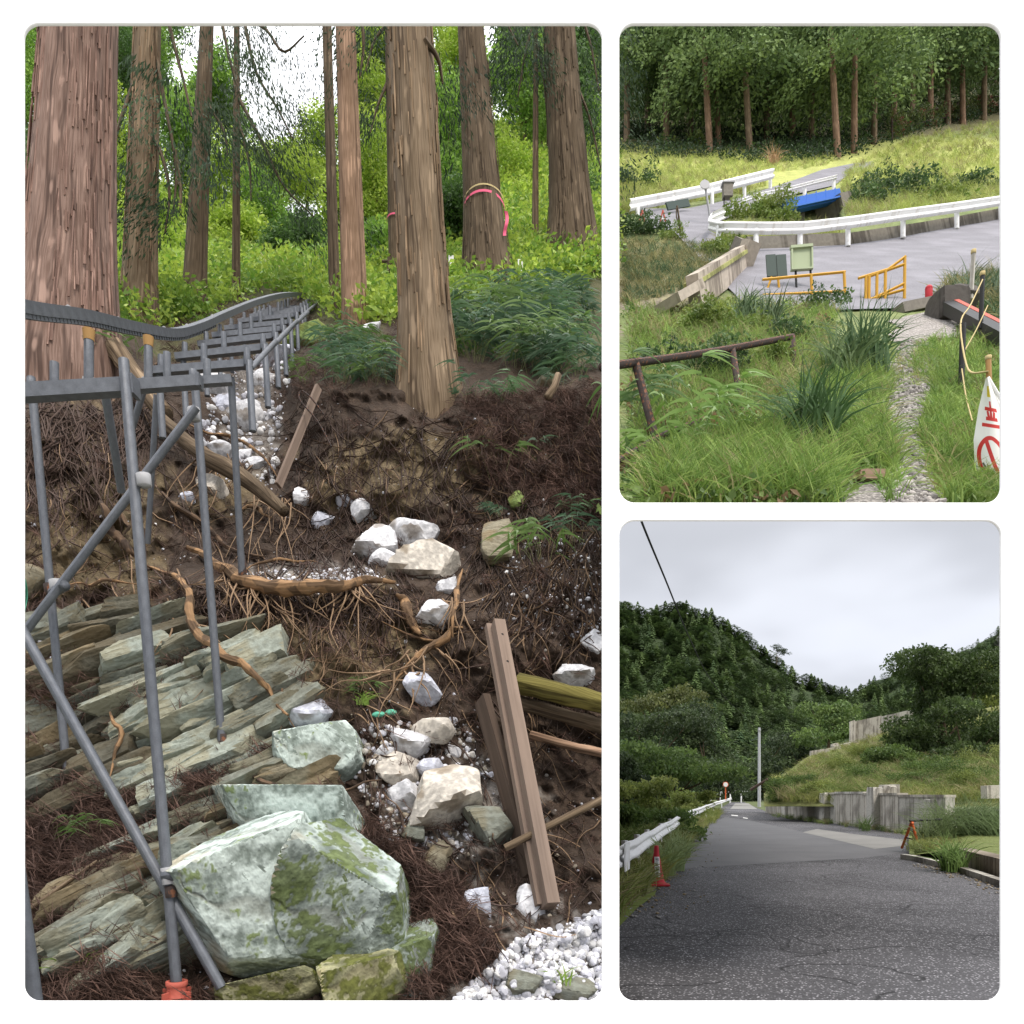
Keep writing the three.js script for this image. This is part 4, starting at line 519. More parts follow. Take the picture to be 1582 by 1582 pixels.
  fine(500, [[700, 620], [930, 610], [930, 1000], [760, 960], [700, 800]], 93, 'rootFine', 0.007, 'rootlets', 'dead twigs lying over the litter at the right', 70);
  fine(300, [[470, 610], [640, 640], [700, 700], [600, 880], [430, 860], [450, 740]], 94, 'rootFine', 0.006, 'rootlets', 'rootlets trailing over the brown bank under the large trunk', 90);
  fine(140, [[300, 870], [600, 900], [620, 960], [560, 1040], [400, 960]], 95, 'rootFinePale', 0.004, 'rootlets', 'thin rootlets dangling below the bowed root', 80);
  fine(420, [[37, 620], [240, 600], [250, 680], [130, 760], [37, 760]], 96, 'rootFine', 0.006, 'rootlets', 'rootlets hanging from the bank under the massive trunk', 90);
  fine(260, [[300, 900], [610, 905], [620, 930], [300, 930]], 97, 'rootFine', 0.006, 'rootlets', 'dark rootlets hanging under the bowed root', 80);
  // dark cedar twig litter
  const twig = quads([...Array(26)].map((_, i) => { const r = mulberry(i + 40), a = V(r() - 0.2, (r() - 0.5) * 0.3, r() - 0.5).normalize(), b = V(r() - 0.5, r() - 0.5, r() - 0.5).cross(a).normalize(); return [V((r() - 0.3) * 1.2, (r() - 0.5) * 0.3, (r() - 0.5) * 0.8), a.multiplyScalar(0.3 + 0.3 * r()), b.multiplyScalar(0.014), V(0, 0.01, 0)]; }));
  const lit = (n, poly, seed, label) => { const mats = [], cols = []; scatter(n, poly, seed, (x, y, r) => { const a = r() * 6.28; mats.push(M4(onL(x, y, 0.03 + 0.04 * r()), -0.6 + (r() - 0.5), a, (r() - 0.5) * 1.2, 0.07 + 0.13 * r())); cols.push(green(r, [0.055, 0.03, 0.022], [0.12, 0.068, 0.05])); }); tag(copies('twig_litter', twig, M.litter, mats, cols), label, 'litter'); };
  lit(1100, [[37, 1230], [130, 1190], [250, 1230], [270, 1290], [200, 1380], [120, 1420], [37, 1430]], 101, 'heap of dark brown cedar twigs at the lower left');
  lit(260, [[290, 1190], [350, 1150], [430, 1150], [440, 1180], [360, 1210], [270, 1230]], 102, 'dark twigs caught at the foot of the third leg');
  lit(620, [[480, 1200], [600, 1300], [700, 1360], [760, 1480], [640, 1545], [660, 1430], [610, 1330], [500, 1260]], 103, 'dark twigs trailing down right of the boulders');
  lit(420, all, 104, 'dead cedar twigs strewn over the whole slope');
  lit(500, [[37, 1440], [120, 1480], [330, 1545], [37, 1560]], 105, 'dark twigs along the bottom left edge');
  lit(500, [[240, 560], [260, 500], [400, 460], [500, 470], [640, 490], [760, 470], [700, 560], [560, 600], [470, 620]], 107, 'dark litter on the ground between the trunks');
  lit(420, [[30, 990], [330, 1000], [470, 1060], [440, 1240], [300, 1480], [120, 1480], [230, 1300], [60, 1230]], 108, 'cedar twigs caught in the cracks of the bedrock');
  lit(650, [[700, 620], [930, 590], [930, 820], [760, 760]], 106, 'dark litter below the bamboo grass');
}

// ---------------------------------------------------------------- plants on the slope
{
  const kinds = [1, 2, 3, 4].map((s) => bambooGrass(9, 1, 300 + s)), mats = [[0.10, 0.19, 0.10], [0.13, 0.24, 0.10], [0.09, 0.16, 0.085], [0.16, 0.26, 0.07]].map((c) => { const m = M.leaf.clone(); m.color = lin(...c); return m; });
  const stemM = new THREE.MeshStandardMaterial({ color: lin(0.14, 0.15, 0.06), roughness: 0.9 });
  const plant = (x, y, s, i, label, group) => { const t = thing('bamboo_grass', label, 'plant', group, onL(x, y, 0.02)); t.userData.kind = 'thing'; t.rotation.y = i * 1.7; t.scale.setScalar(s); mesh('leaves', kinds[i % 4].leaves, mats[i % 4], t); mesh('stem', kinds[i % 4].stems, stemM, t); };
  let i = 0; scatter(64, [[690, 540], [740, 500], [800, 470], [895, 460], [895, 580], [860, 600], [760, 560], [700, 570]], 111, (x, y, r) => plant(x, y, (0.36 + 0.2 * r()) * (x > 840 ? 0.85 : 1), i++, 'dark green bamboo grass in the thicket under the thick brown trunk', 'bamboo grass thicket at the right'));
  scatter(14, [[495, 560], [530, 535], [600, 560], [625, 600], [560, 610], [490, 590]], 112, (x, y, r) => plant(x, y, 0.26 + 0.14 * r(), i++, 'bamboo grass tuft left of the large tan trunk', 'bamboo grass left of the tan trunk'));
  for (const [x, y, s, lb] of [[785, 715, 0.42, 'bamboo grass tuft hanging over the brown bank at the right'], [770, 740, 0.4, 'small bamboo grass tuft below the hanging one'], [730, 622, 0.3, 'low bamboo grass at the foot of the tan trunk'], [770, 618, 0.28, 'low bamboo grass right of the tan trunk foot'], [865, 600, 0.32, 'bamboo grass beside the bent stump'], [840, 870, 0.34, 'bamboo grass drooping right of the long leaning stone'], [885, 840, 0.3, 'bamboo grass at the right edge above the log'], [880, 800, 0.22, 'seedling with light leaves at the right edge'], [775, 805, 0.22, 'light green seedling over the hollow'], [600, 595, 0.34, 'bamboo grass against the left side of the tan trunk']]) plant(x, y, s, i++, lb);
  for (const [x, y, s, lb] of [[160, 580, 0.4, 'leafy shrub between the near uprights'], [120, 582, 0.35, 'leafy shrub left of the near bracket'], [215, 555, 0.3, 'small leafy shrub at the foot of the forked trunk'], [478, 590, 0.24, 'leafy shrub by the mossy boulder'], [560, 1085, 0.16, 'little fern above the turquoise scraps'], [140, 1300, 0.16, 'small green sprig in the lower left twigs']]) plant(x, y, s, i++ | 3, lb);
  const gg = M.grassBlade.clone(); gg.color = lin(0.24, 0.36, 0.07);
  const tf = (x, y, h, n, sp, lb) => { const t = thing('grass_tuft', lb, 'grass', null, onL(x, y, 0.03)); t.userData.kind = 'thing'; mesh('blades', tuft(n, h, sp, 0.006, x), gg, t); };
  tf(115, 1515, 0.22, 46, 0.16, 'bright green feathery grass tuft at the bottom left corner'); tf(60, 1440, 0.12, 16, 0.08, 'little grass tuft at the left edge'); tf(560, 1090, 0.12, 30, 0.1, 'vivid green fern tuft on the dark bank'); tf(440, 1150, 0.08, 10, 0.05, 'few grass blades beside the cream stone'); tf(870, 1525, 0.16, 20, 0.12, 'grass growing through the gravel corner');
  // beyond: small white notices on stakes, a stile rail and a heap of bleached branches
  for (const [x, y, lb] of [[697, 404, 'white notice plate on a stake left of the taped trunk'], [804, 410, 'white notice plate on a stake right of the taped trunk']]) { const d = dL(x, y + 40) - 0.2, t = thing('notice_sign', lb, 'sign'); mesh('stake', tube([at(x + 1, y + 44, d), at(x + 1, y - 8, d)], 0.012, 5, 1), M.grey, t); mesh('plate', bar(at(x - 4, y, d - 0.02), at(x + 4, y, d - 0.02), 0.006, 0.2), M.signWhite, t); }
  const rl = thing('wooden_rail', 'low grey rail left of the taped trunk', 'rail'); mesh('beam', tube([at(690, 424, 13.5), at(724, 428, 13.6)], 0.025, 6, 1), M.barkPink, rl); for (const x of [692, 720]) mesh('stake', tube([at(x, 440, 13.5), at(x, 420, 13.5)], 0.03, 6, 1), M.barkDark, rl);
  const cr = thing('cross_post', 'small dark cross-shaped post behind the pink-brown trunk', 'post'); mesh('upright', tube([at(600, 455, 13), at(601, 398, 13)], 0.03, 6, 1), M.barkDark, cr); mesh('arm', tube([at(590, 404, 13), at(608, 404, 13)], 0.025, 6, 1), M.barkDark, cr);
  const L = [], r = mulberry(9); for (let k = 0; k < 130; k++) { const a = at(lerp(412, 500, r()), lerp(418, 455, r()), 15.5 + r()), b = a.clone().add(V((r() - 0.5) * 0.9, r() * 0.35, (r() - 0.5) * 0.6)); L.push(tube([a, a.clone().lerp(b, 0.5).add(V(0, 0.06, 0)), b], [0.012, 0.005], 4, 2)); }
  one('brushwood_heap', merge(L), new THREE.MeshStandardMaterial({ color: lin(0.5, 0.42, 0.28), roughness: 0.9 }), 'heap of bleached bare branches at the top of the track', 'brushwood');
}

// ================================================================ UPPER RIGHT OPENING: overgrown bank above a road bend with guardrails
const dT0 = table([946, 1640], [[900, 4.4], [800, 5.0], [700, 6.2], [600, 8.2], [520, 10.8], [475, 13], [440, 14.6], [400, 16.6], [365, 19], [335, 21.5], [300, 25], [270, 29.5], [240, 36], [215, 41], [190, 46], [110, 62]]);
const dT = (x, y) => { const d = dT0(x, y) + 3.2 * sstep(1200, 1222, x) * sstep(1302, 1288, x) * sstep(306, 318, y) * sstep(356, 344, y); return d * (1 + 0.014 * fbm(x * 0.03, y * 0.03, 0, 4, 401) + 0.006 * fbm(x * 0.15, y * 0.15, 0, 2, 405)); };
const onT = (x, y, off = 0) => at(x, y, dT(x, y) - off), flatT = (x, y, off = 0) => at(x, y, dT0(x, y) - off);
{
  const col = (x, y) => {
    const n = fbm(x * 0.03, y * 0.03, 0, 4, 411), n2 = fbm(x * 0.12, y * 0.12, 0, 3, 415);
    let c = mix3([0.10, 0.14, 0.05], [0.19, 0.21, 0.09], n);
    const mead = sstep(306, 285, y + 0.02 * (x - 950)) * sstep(205, 225, y); c = mix3(c, [0.40, 0.42, 0.13], mead * (0.6 + 0.4 * n));
    if (y < 235 - (x - 1200) * 0.11 && y < 240) c = mix3(c, [0.11, 0.085, 0.055], 0.7);
    if (x < 1100 && y > 440 && y < 540) c = mix3(c, [0.20, 0.165, 0.14], sstep(0.4, 0.6, n));
    if (x < 1140 && y > 375 && y < 470) c = mix3(c, [0.22, 0.20, 0.12], sstep(0.35, 0.65, n2));
    const k = 0.8 + 0.5 * n2; return [c[0] * k * 1.6, c[1] * k * 1.6, c[2] * k * 1.6];
  };
  const top = sheet(150, 190, (u, v) => { const x = lerp(946, 1640, u), y = lerp(800, 110, v), p = onT(x, y); return { p, uv: [p.x, p.y - p.z], c: col(x, y) }; });
  struct('bank_terrain', top, M.turf, 'grassy bank falling to a road bend');
  const under = (x, y) => { const d = dT(x, y), yy = Math.min(801, y + 1200 * 0.9 / d); return at(x, Math.max(yy, y + 1), d); };
  struct('bank_terrain', sheet(30, 60, (u, v) => { const x = lerp(1640, 946, u), y = lerp(800, 110, v), p = under(x, y); return { p, c: [0.25, 0.22, 0.18] }; }), M.soil, 'earth underside of the bank');
  for (const x of [946, 1640]) struct('bank_terrain', sheet(1, 60, (u, v) => { const y = lerp(800, 110, v), p = u < 0.5 === (x < 1000) ? under(x, y) : onT(x, y); return { p, c: [0.25, 0.22, 0.18] }; }), M.soil, 'cut earth side of the bank');
  const strip = (A, B, off, n, m, name, label) => struct(name, sheet(n, m, (u, v) => { const a = polyline(A, u), b = polyline(B, u), x = lerp(b[0], a[0], v), y = lerp(b[1], a[1], v), p = flatT(x, y, off); return { p, uv: [p.x, p.y - p.z] }; }), name === 'gravel_path' ? M.roadFar : M.roadFar, label);
  const A1 = [[1085, 350], [1150, 385], [1230, 382], [1310, 378], [1400, 364], [1480, 350], [1560, 334], [1640, 318]], B1 = [[1036, 352], [1150, 470], [1230, 475], [1300, 478], [1380, 476], [1440, 470], [1560, 446], [1640, 430]];
  strip(A1, B1, 0.04, 60, 16, 'road', 'grey asphalt road below the bank');
  strip([[985, 322], [1060, 322], [1140, 306], [1190, 290], [1230, 277], [1270, 262], [1320, 252], [1350, 249]], [[1000, 350], [1085, 364], [1104, 345], [1150, 326], [1205, 305], [1290, 286], [1310, 270], [1350, 258]], 0.02, 60, 12, 'road', 'side road running over the bridge');
  const gravel = surface(256, 0.8, (u, v) => { const a = vnoise(u * 40, v * 40, 40, 5), b = vnoise(u * 80, v * 80, 80, 6), k = 0.10 + 0.42 * a * b + 0.05 * b; return [k, k * 0.92, k * 0.85, a]; }, { bump: 0.02 });
  const gp = (A, B, name, label, mat) => struct(name, sheet(8, 30, (u, v) => { const a = polyline(A, v), b = polyline(B, v), j = (hash2(Math.round(v * 30), u > 0.5 ? 1 : 0, 3) - 0.5) * 22 * (u === 0 || u === 1 ? 1 : 0), x = lerp(a[0], b[0], u) + j + 5 * Math.sin(v * 14), y = lerp(a[1], b[1], u), p = flatT(x, y, 0.02 + 0.01 * Math.sin(Math.PI * u)); return { p, uv: [p.x, p.y - p.z] }; }), mat, label);
  gp([[1372, 792], [1374, 760], [1382, 720], [1366, 680], [1350, 640], [1362, 605], [1378, 565], [1388, 524]], [[1464, 792], [1458, 760], [1436, 720], [1424, 680], [1442, 640], [1444, 605], [1446, 565], [1452, 524]], 'gravel_path', 'narrow path of pale gravel', gravel);
  gp([[1292, 792], [1300, 765], [1305, 736]], [[1374, 792], [1370, 765], [1362, 736]], 'gravel_path', 'patch of gravel below the wooden sleeper', gravel);
  gp([[1372, 528], [1385, 505], [1385, 490]], [[1482, 520], [1478, 500], [1445, 478]], 'concrete_apron', 'pale concrete apron at the roadside', variant(gravel, 1.3, 1.3, 1.3));
  { const pool = [0, 1].map((i) => rockGeo(950 + i, 1, 0.6, 0.85, { detail: 2, cuts: 9 })), ms = [[], []], cs = [[], []]; scatter(2400, [[1372, 788], [1376, 720], [1350, 660], [1365, 600], [1392, 525], [1448, 525], [1440, 600], [1440, 650], [1425, 700], [1462, 788]], 33, (x, y, r, k) => { ms[k % 2].push(M4(flatT(x, y, 0.035), r() * 6, r() * 6, r() * 6, 0.010 + 0.03 * r() * r())); const q = 0.12 + 0.32 * r(); cs[k % 2].push(lin(q, q * 0.92, q * 0.86)); }); ms.forEach((m, i) => tag(copies('path_gravel', pool[i], M.pebble, m, cs[i]), 'loose stones on the narrow path', 'gravel')); }
  // kerb along the far side of the near road
  const kp = A1.slice(1).map(([x, y]) => flatT(x, y - 3, 0.04)); const K = []; for (let i = 1; i < kp.length; i++) K.push(bar(kp[i - 1], kp[i], 0.3, 0.28)); struct('kerb', merge(K), M.concreteDark, 'low dark kerb under the guardrail');

  // guardrails: [x, y of rail middle] with the ground line below
  const wbeam = (P, h, name, parent, mat) => { const prof = [[0, 0.5], [0.5, 0.38], [0.5, 0.2], [0.1, 0.06], [0.1, -0.06], [0.5, -0.2], [0.5, -0.38], [0, -0.5]], c = new THREE.CatmullRomCurve3(P, false, 'catmullrom', 0.2), n = (P.length - 1) * 8; return mesh(name, sheet(n, prof.length - 1, (u, v) => { const p = c.getPoint(u), T = c.getTangent(u), s = T.clone().cross(V(0, 1, 0)).normalize(), q = prof[Math.round(v * (prof.length - 1))]; return { p: p.clone().addScaledVector(s, q[0] * 0.12).add(V(0, q[1] * h, 0)) }; }), mat ?? M.whiteDS, parent); };
  M.whiteDS = M.white.clone(); M.whiteDS.side = THREE.DoubleSide;
  const rail = (label, R, h, posts, off = 0.25) => { const t = thing('guardrail', label, 'guardrail'), P = R.map(([x, y, g]) => at(x, y, dT0(x, g) - off)); wbeam(P, h, 'rail', t); for (const [x, y0, y1] of posts) mesh('post', tube([at(x, y1 + 4, dT0(x, y1) - off + 0.12), at(x, y0, dT0(x, y1) - off + 0.12)], 0.06, 8, 1), M.white, t); return t; };
  rail('white guardrail along the meadow on the far left of the bend', [[972, 317, 330], [1030, 306, 322], [1090, 294, 314], [1150, 279, 302], [1194, 268, 290]], 0.36, [[985, 316, 330], [1040, 304, 322], [1100, 292, 314], [1150, 280, 302], [1190, 270, 290]]);
  rail('white rail along the edge of the blue bridge', [[1142, 312, 322], [1165, 304, 316], [1200, 297, 313], [1250, 284, 303], [1291, 274, 295]], 0.14, [[1172, 302, 317], [1198, 297, 313], [1243, 286, 305], [1288, 275, 296]]);
  rail('long white guardrail curving round the near road', [[1122, 327, 345], [1102, 336, 358], [1098, 347, 368], [1120, 352, 382], [1180, 353, 384], [1240, 352, 382], [1310, 344, 377], [1400, 331, 364], [1480, 320, 350], [1560, 308, 334], [1640, 298, 318]], 0.28, [[1168, 354, 385], [1236, 352, 383], [1310, 345, 377], [1395, 332, 364], [1478, 320, 350], [1546, 311, 336], [1110, 350, 380]], 0.5);
  // blue bridge
  const br = thing('blue_bridge', 'blue steel bridge girder carrying the side road', 'bridge'), g0 = at(1203, 323, 21.4), g1 = at(1292, 304, 23.2); mesh('girder', bar(g0, g1, 0.3, 0.3), M.blue, br); mesh('flange', bar(g0.clone().add(V(0, -0.15, 0.06)), g1.clone().add(V(0, -0.15, 0.06)), 0.5, 0.04), M.blue, br);
  for (let k = 0; k < 6; k++) { const p = g0.clone().lerp(g1, 0.08 + k * 0.17); mesh('stiffener', box(0.02, 0.3, 0.05, new THREE.Matrix4().makeTranslation(p.x, p.y, p.z + 0.17)), M.blue, br); }
  mesh('deck', sheet(10, 6, (u, v) => { const p = at(lerp(1203, 1292, u), lerp(314, 295, u) - v * 4, lerp(21.3, 23.1, u) + v * 3); return { p }; }), M.roadFar, br); mesh('abutment', bar(at(1284, 336, 23.2), at(1300, 332, 23.6), 0.8, 0.9), M.concreteDark, br); mesh('pier', prism(at(1226, 352, 22.6), at(1236, 350, 22.8), 0.3, 0.7), M.concreteDark, br);

  // roadside signs and boxes
  const rs = thing('round_sign', 'back of a round grey sign on a thin leaning pole', 'sign'); mesh('pole', tube([at(1098, 342, 20.6), at(1088, 278, 20.6)], 0.03, 7, 1), M.grey, rs); const disc = new THREE.CylinderGeometry(0.13, 0.13, 0.02, 20); disc.rotateX(1.45); disc.translate(...at(1089, 285, 20.55).toArray()); mesh('plate', disc, M.grey, rs);
  const cb = thing('roadside_cabinet', 'small grey cabinet beside the far guardrail', 'cabinet', null, at(1124, 296, 22)); mesh('body', box(0.26, 0.36, 0.2), M.concreteDark, cb); mesh('lid', box(0.34, 0.04, 0.26, new THREE.Matrix4().makeTranslation(0, 0.2, 0)), M.grey, cb); for (const s of [-1, 1]) mesh('leg', box(0.03, 0.3, 0.03, new THREE.Matrix4().makeTranslation(s * 0.1, -0.3, 0)), M.black, cb);
  one('low_barrier', bar(at(1030, 319, 21.8), at(1064, 313, 22.2), 0.05, 0.2), M.boardGreen, 'low dark barrier board under the far guardrail', 'board');
  for (const [x, lb] of [[992, 'left of two small red and white trestles at the left edge'], [1024, 'right of two small red and white trestles at the left edge']]) { const t = thing('trestle', lb, 'trestle'); for (const s of [-5, 5]) mesh('leg', tube([at(x, 325, 20.5), at(x + s, 346, 20.5)], 0.022, 6, 1), M.redFaded, t); mesh('crossbar', tube([at(x - 4, 339, 20.5), at(x + 4, 339, 20.5)], 0.02, 6, 1), M.signWhite, t); }
  const st = thing('dead_sapling', 'bare dark forked stem standing at the road corner', 'plant'); mesh('stem', tube([at(1052, 372, 19), at(1050, 345, 19), at(1046, 318, 19)], [0.03, 0.02], 6, 2), M.barkDark, st); mesh('fork', tube([at(1050, 350, 19), at(1045, 335, 19), at(1045, 320, 19)], [0.02, 0.012], 5, 2), M.barkDark, st);
  // retaining wall of the small terrace
  const rw = thing('retaining_wall', 'mossy concrete retaining wall stepping down beside the road', 'wall'), wallM = variant(M.concrete, 0.9, 0.82, 0.76);
  mesh('wall_face', bar(at(1072, 452, 12.6), at(1146, 402, 16.0), 0.2, 0.5), wallM, rw); mesh('coping', bar(at(1070, 438, 12.65), at(1146, 390, 16.0), 0.3, 0.06), variant(M.concrete, 0.7, 0.75, 0.3), rw); mesh('step', bar(at(1030, 470, 12.2), at(1068, 448, 12.6), 0.5, 0.14), wallM, rw); mesh('wall_face', bar(at(1146, 398, 16.1), at(1158, 400, 15.9), 0.3, 0.6), wallM, rw); mesh('wall_face', bar(at(1145, 382, 16.6), at(1156, 388, 16.4), 0.5, 0.3), M.concreteDark, rw);

  // notice boards
  const b1 = thing('notice_board', 'dark green double notice board on yellow legs', 'notice board'); const z = 14.4; for (const [x0, x1] of [[1184, 1199], [1200, 1215]]) mesh('panel', bar(at(x0 + (x0 > 1190 ? 0 : 0), 411, z), at(x1, 410, z), 0.03, 0.40), M.boardGreen, b1); mesh('leg', tube([at(1192, 428, z), at(1180, 462, z)], 0.022, 6, 1), M.yellow, b1); mesh('leg', tube([at(1202, 428, z), at(1206, 474, z)], 0.022, 6, 1), M.yellow, b1);
  const b2 = thing('notice_board', 'pale green framed notice board with a small roof', 'notice board'); mesh('panel', bar(at(1223, 401, z), at(1253, 399, z), 0.03, 0.38), M.boardPale, b2); for (const [a, b, w] of [[[1221, 383], [1255, 380], 0.05], [[1222, 417], [1255, 415], 0.03]]) mesh('frame', bar(at(...a, z - 0.02), at(...b, z - 0.02), 0.08, w), M.boardPale, b2); for (const x of [1223, 1254]) mesh('frame', bar(at(x, 383, z - 0.02), at(x + 0.5, 416, z - 0.02), 0.06, 0.03), M.boardPale, b2); for (const x of [1229, 1252]) mesh('leg', tube([at(x, 416, z), at(x + 3, 472, z)], 0.02, 6, 1), M.black, b2);
  // yellow railings
  const y1 = thing('yellow_railing', 'low yellow pipe railing in front of the notice boards', 'railing'); for (const [a, b] of [[[1178, 432], [1306, 420]], [[1178, 456], [1306, 450]]]) mesh('pipe', tube([at(...a, 13.9), at(...b, 13.9)], 0.024, 7, 1), M.yellow, y1); for (const [x, a, b] of [[1253, 424, 478], [1304, 420, 478]]) mesh('post', tube([at(x, a, 13.9), at(x + 3, b, 13.9)], 0.026, 7, 1), M.yellow, y1);
  const y2 = thing('yellow_railing', 'yellow gate railing rising to a point beside the road', 'railing'); for (const [a, b] of [[[1326, 430], [1372, 416]], [[1372, 416], [1399, 396]], [[1340, 428], [1398, 408]], [[1330, 470], [1372, 450]], [[1372, 450], [1397, 438]], [[1345, 462], [1398, 447]]]) mesh('pipe', tube([at(...a, 13.6), at(...b, 13.6)], 0.024, 7, 1), M.yellow, y2); for (const [x, a, b] of [[1338, 426, 485], [1343, 426, 480], [1355, 422, 484], [1368, 417, 478], [1398, 396, 478]]) mesh('post', tube([at(x, a, 13.6), at(x - 1, b, 13.6)], 0.026, 7, 1), M.yellow, y2);
  const rp = thing('red_post', 'short red roadside post with a round cap', 'post'); mesh('shaft', tube([at(1435, 474, 13.3), at(1435, 446, 13.3)], 0.06, 10, 1), M.red, rp); const cap = new THREE.SphereGeometry(0.062, 12, 8); cap.translate(...at(1435, 446, 13.3).toArray()); mesh('cap', cap, M.red, rp); mesh('reflector', tube([at(1440, 472, 13.2), at(1440, 458, 13.2)], 0.02, 6, 1), M.yellow, rp);
  // dark channel and long rusty beam at the right
  const ch = thing('steel_channel', 'long dark steel channel with a rusty red edge running to the right', 'channel'); const c0 = at(1452, 468, 12.4), c1 = at(1600, 548, 9.2); mesh('web', bar(c0, c1, 0.16, 0.16), M.black, ch); mesh('edge', bar(c0.clone().add(V(0.12, 0.11, 0)), c1.clone().add(V(0.12, 0.11, 0)), 0.07, 0.03), M.redFaded, ch);
  const sb = thing('concrete_box', 'black concrete drain box at the end of the steel channel', 'box', null, at(1462, 480, 12.3)); mesh('body', rockGeo(55, 0.26, 0.27, 0.3, { block: 0.15, cuts: 2, detail: 6, rough: 0.01 }), variant(M.concrete, 0.16, 0.15, 0.15), sb); one('concrete_block', setRock(1488, 468, 12.8, 40, 34, 0.25, 0, 71, { block: 0.2, cuts: 2, detail: 5, rough: 0.02 }), variant(M.concrete, 0.2, 0.19, 0.19), 'dark concrete block behind the steel channel', 'block'); one('kerb_stone', bar(at(1385, 482, 12.9), at(1442, 470, 13.2), 0.3, 0.16), M.concreteDark, 'dark kerb stone in front of the red post', 'kerb');
  // stakes and rope
  const stake = (x, y0, y1, d, r, mat, capM, lb, lean = 0) => { const t = thing('stake', lb, 'stake'); mesh('shaft', tube([at(x + lean, y1, d), at(x, y0, d)], r, 8, 1), mat, t); if (capM) mesh('cap', tube([at(x, y0, d), at(x, y0 - 6, d)], r * 1.15, 8, 1), capM, t); };
  stake(1504, 392, 462, 12.6, 0.035, M.concrete, M.rope, 'pale weathered stake farthest from the path', -4); stake(1518, 426, 508, 10.6, 0.03, M.black, M.rope, 'black stake with a yellow top beside the channel', -3); stake(1488, 500, 628, 8.1, 0.03, M.black, null, 'black stake in the middle of the grass by the path', -4); stake(1527, 556, 620, 6.4, 0.022, M.brass, M.rope, 'short brown stake holding the warning sign', 2);
  one('rope', tube([at(1518, 432, 10.55), at(1500, 470, 9.6), at(1484, 503, 8.05), at(1492, 560, 7.4), at(1500, 575, 7), at(1526, 574, 6.35)], 0.009, 5, 6), M.rope, 'yellow rope slung from stake to stake above the grass', 'rope'); one('rope', tube([at(1486, 570, 8.0), at(1492, 610, 7.4), at(1502, 650, 6.4)], 0.007, 5, 5), M.rope, 'yellow rope end hanging down from the black stake', 'rope'); one('rope', tube([at(1526, 472, 9.4), at(1508, 510, 8.8), at(1490, 542, 8.3)], 0.007, 5, 5), M.rope, 'thin yellow rope beside the channel', 'rope');
  // warning sign, bent plate, red ring with slash and red strokes
  {
    const t = thing('warning_sign', 'curled white warning sign with a red barred ring and red characters', 'sign'), W = 256, H = 768, cv = document.createElement('canvas'); cv.width = W; cv.height = H; const x = cv.getContext('2d'); x.fillStyle = '#dcdcd6'; x.fillRect(0, 0, W, H); x.strokeStyle = '#b8241c'; x.lineWidth = 22;
    const line = (...p) => { x.beginPath(); x.moveTo(p[0], p[1]); for (let i = 2; i < p.length; i += 2) x.lineTo(p[i], p[i + 1]); x.stroke(); };
    x.lineWidth = 17; line(50, 150, 150, 150); line(98, 112, 98, 200); line(60, 196, 140, 196); line(72, 160, 82, 192); line(124, 160, 116, 192); line(36, 228, 160, 228); line(150, 258, 215, 258); line(182, 236, 182, 292); line(196, 290, 240, 340); x.fillStyle = '#c8b428'; x.fillRect(70, 40, 44, 52);
    x.lineWidth = 20; x.beginPath(); x.ellipse(84, 405, 62, 118, 0, 0, 7); x.stroke(); line(62, 298, 106, 512); x.fillStyle = '#77776f'; x.fillRect(84, 560, 60, 150); x.lineWidth = 9; x.strokeStyle = '#555'; line(40, 440, 58, 490, 70, 455);
    const tx = new THREE.CanvasTexture(cv); tx.colorSpace = THREE.SRGBColorSpace;
    const m = new THREE.MeshPhysicalMaterial({ map: tx, roughness: 0.55, side: THREE.DoubleSide });
    const L = [[1523, 584], [1512, 630], [1504, 680], [1506, 720], [1522, 760], [1540, 790]], R = [[1528, 582], [1560, 640], [1585, 690], [1590, 720], [1592, 760], [1594, 788]];
    const pg = sheet(10, 30, (u, v) => { const a = polyline(L, 1 - v), b = polyline(R, 1 - v), d = 5.6 - 0.28 * Math.sin(u * 2.4) + 0.25 * u; return { p: at(lerp(a[0], b[0], u), lerp(a[1], b[1], u), d), uv: [u, v] }; }); mesh('plate', pg, m, t); mesh('rim', tube([at(1526, 583, 5.52), at(1560, 640, 5.5), at(1588, 690, 5.5)], 0.012, 6, 3), M.signWhite, t);
  }
  // rusty railing
  const rr = thing('rusty_railing', 'rusty pipe railing leaning along the overgrown bank', 'railing'); mesh('top_rail', tube([at(930, 567, 6.2), at(1090, 545, 7.6), at(1225, 520, 9.2)], [0.034, 0.034], 9, 5), M.rust, rr); for (const [a, b] of [[[982, 562, 6.6], [1012, 676, 6.35]], [[1131, 538, 8.05], [1150, 655, 7.3]], [[1224, 521, 9.15], [1228, 585, 8.7]]]) mesh('post', tube([at(...a), at(...b)], 0.034, 9, 1), M.rust, rr); mesh('lower_rail', tube([at(930, 728, 5.6), at(1025, 672, 6.3), at(1105, 642, 7.1), at(1228, 592, 8.6)], [0.026, 0.022], 8, 4), M.rust, rr);
  const slp = at(1336, 734, 5.6); one('wooden_sleeper', bar(at(1312, 736, 5.6), at(1362, 737, 5.6), 0.12, 0.07), variant(M.wood, 1.5, 1.35, 1.25), 'short wooden sleeper across the gravel patch', 'sleeper');
}
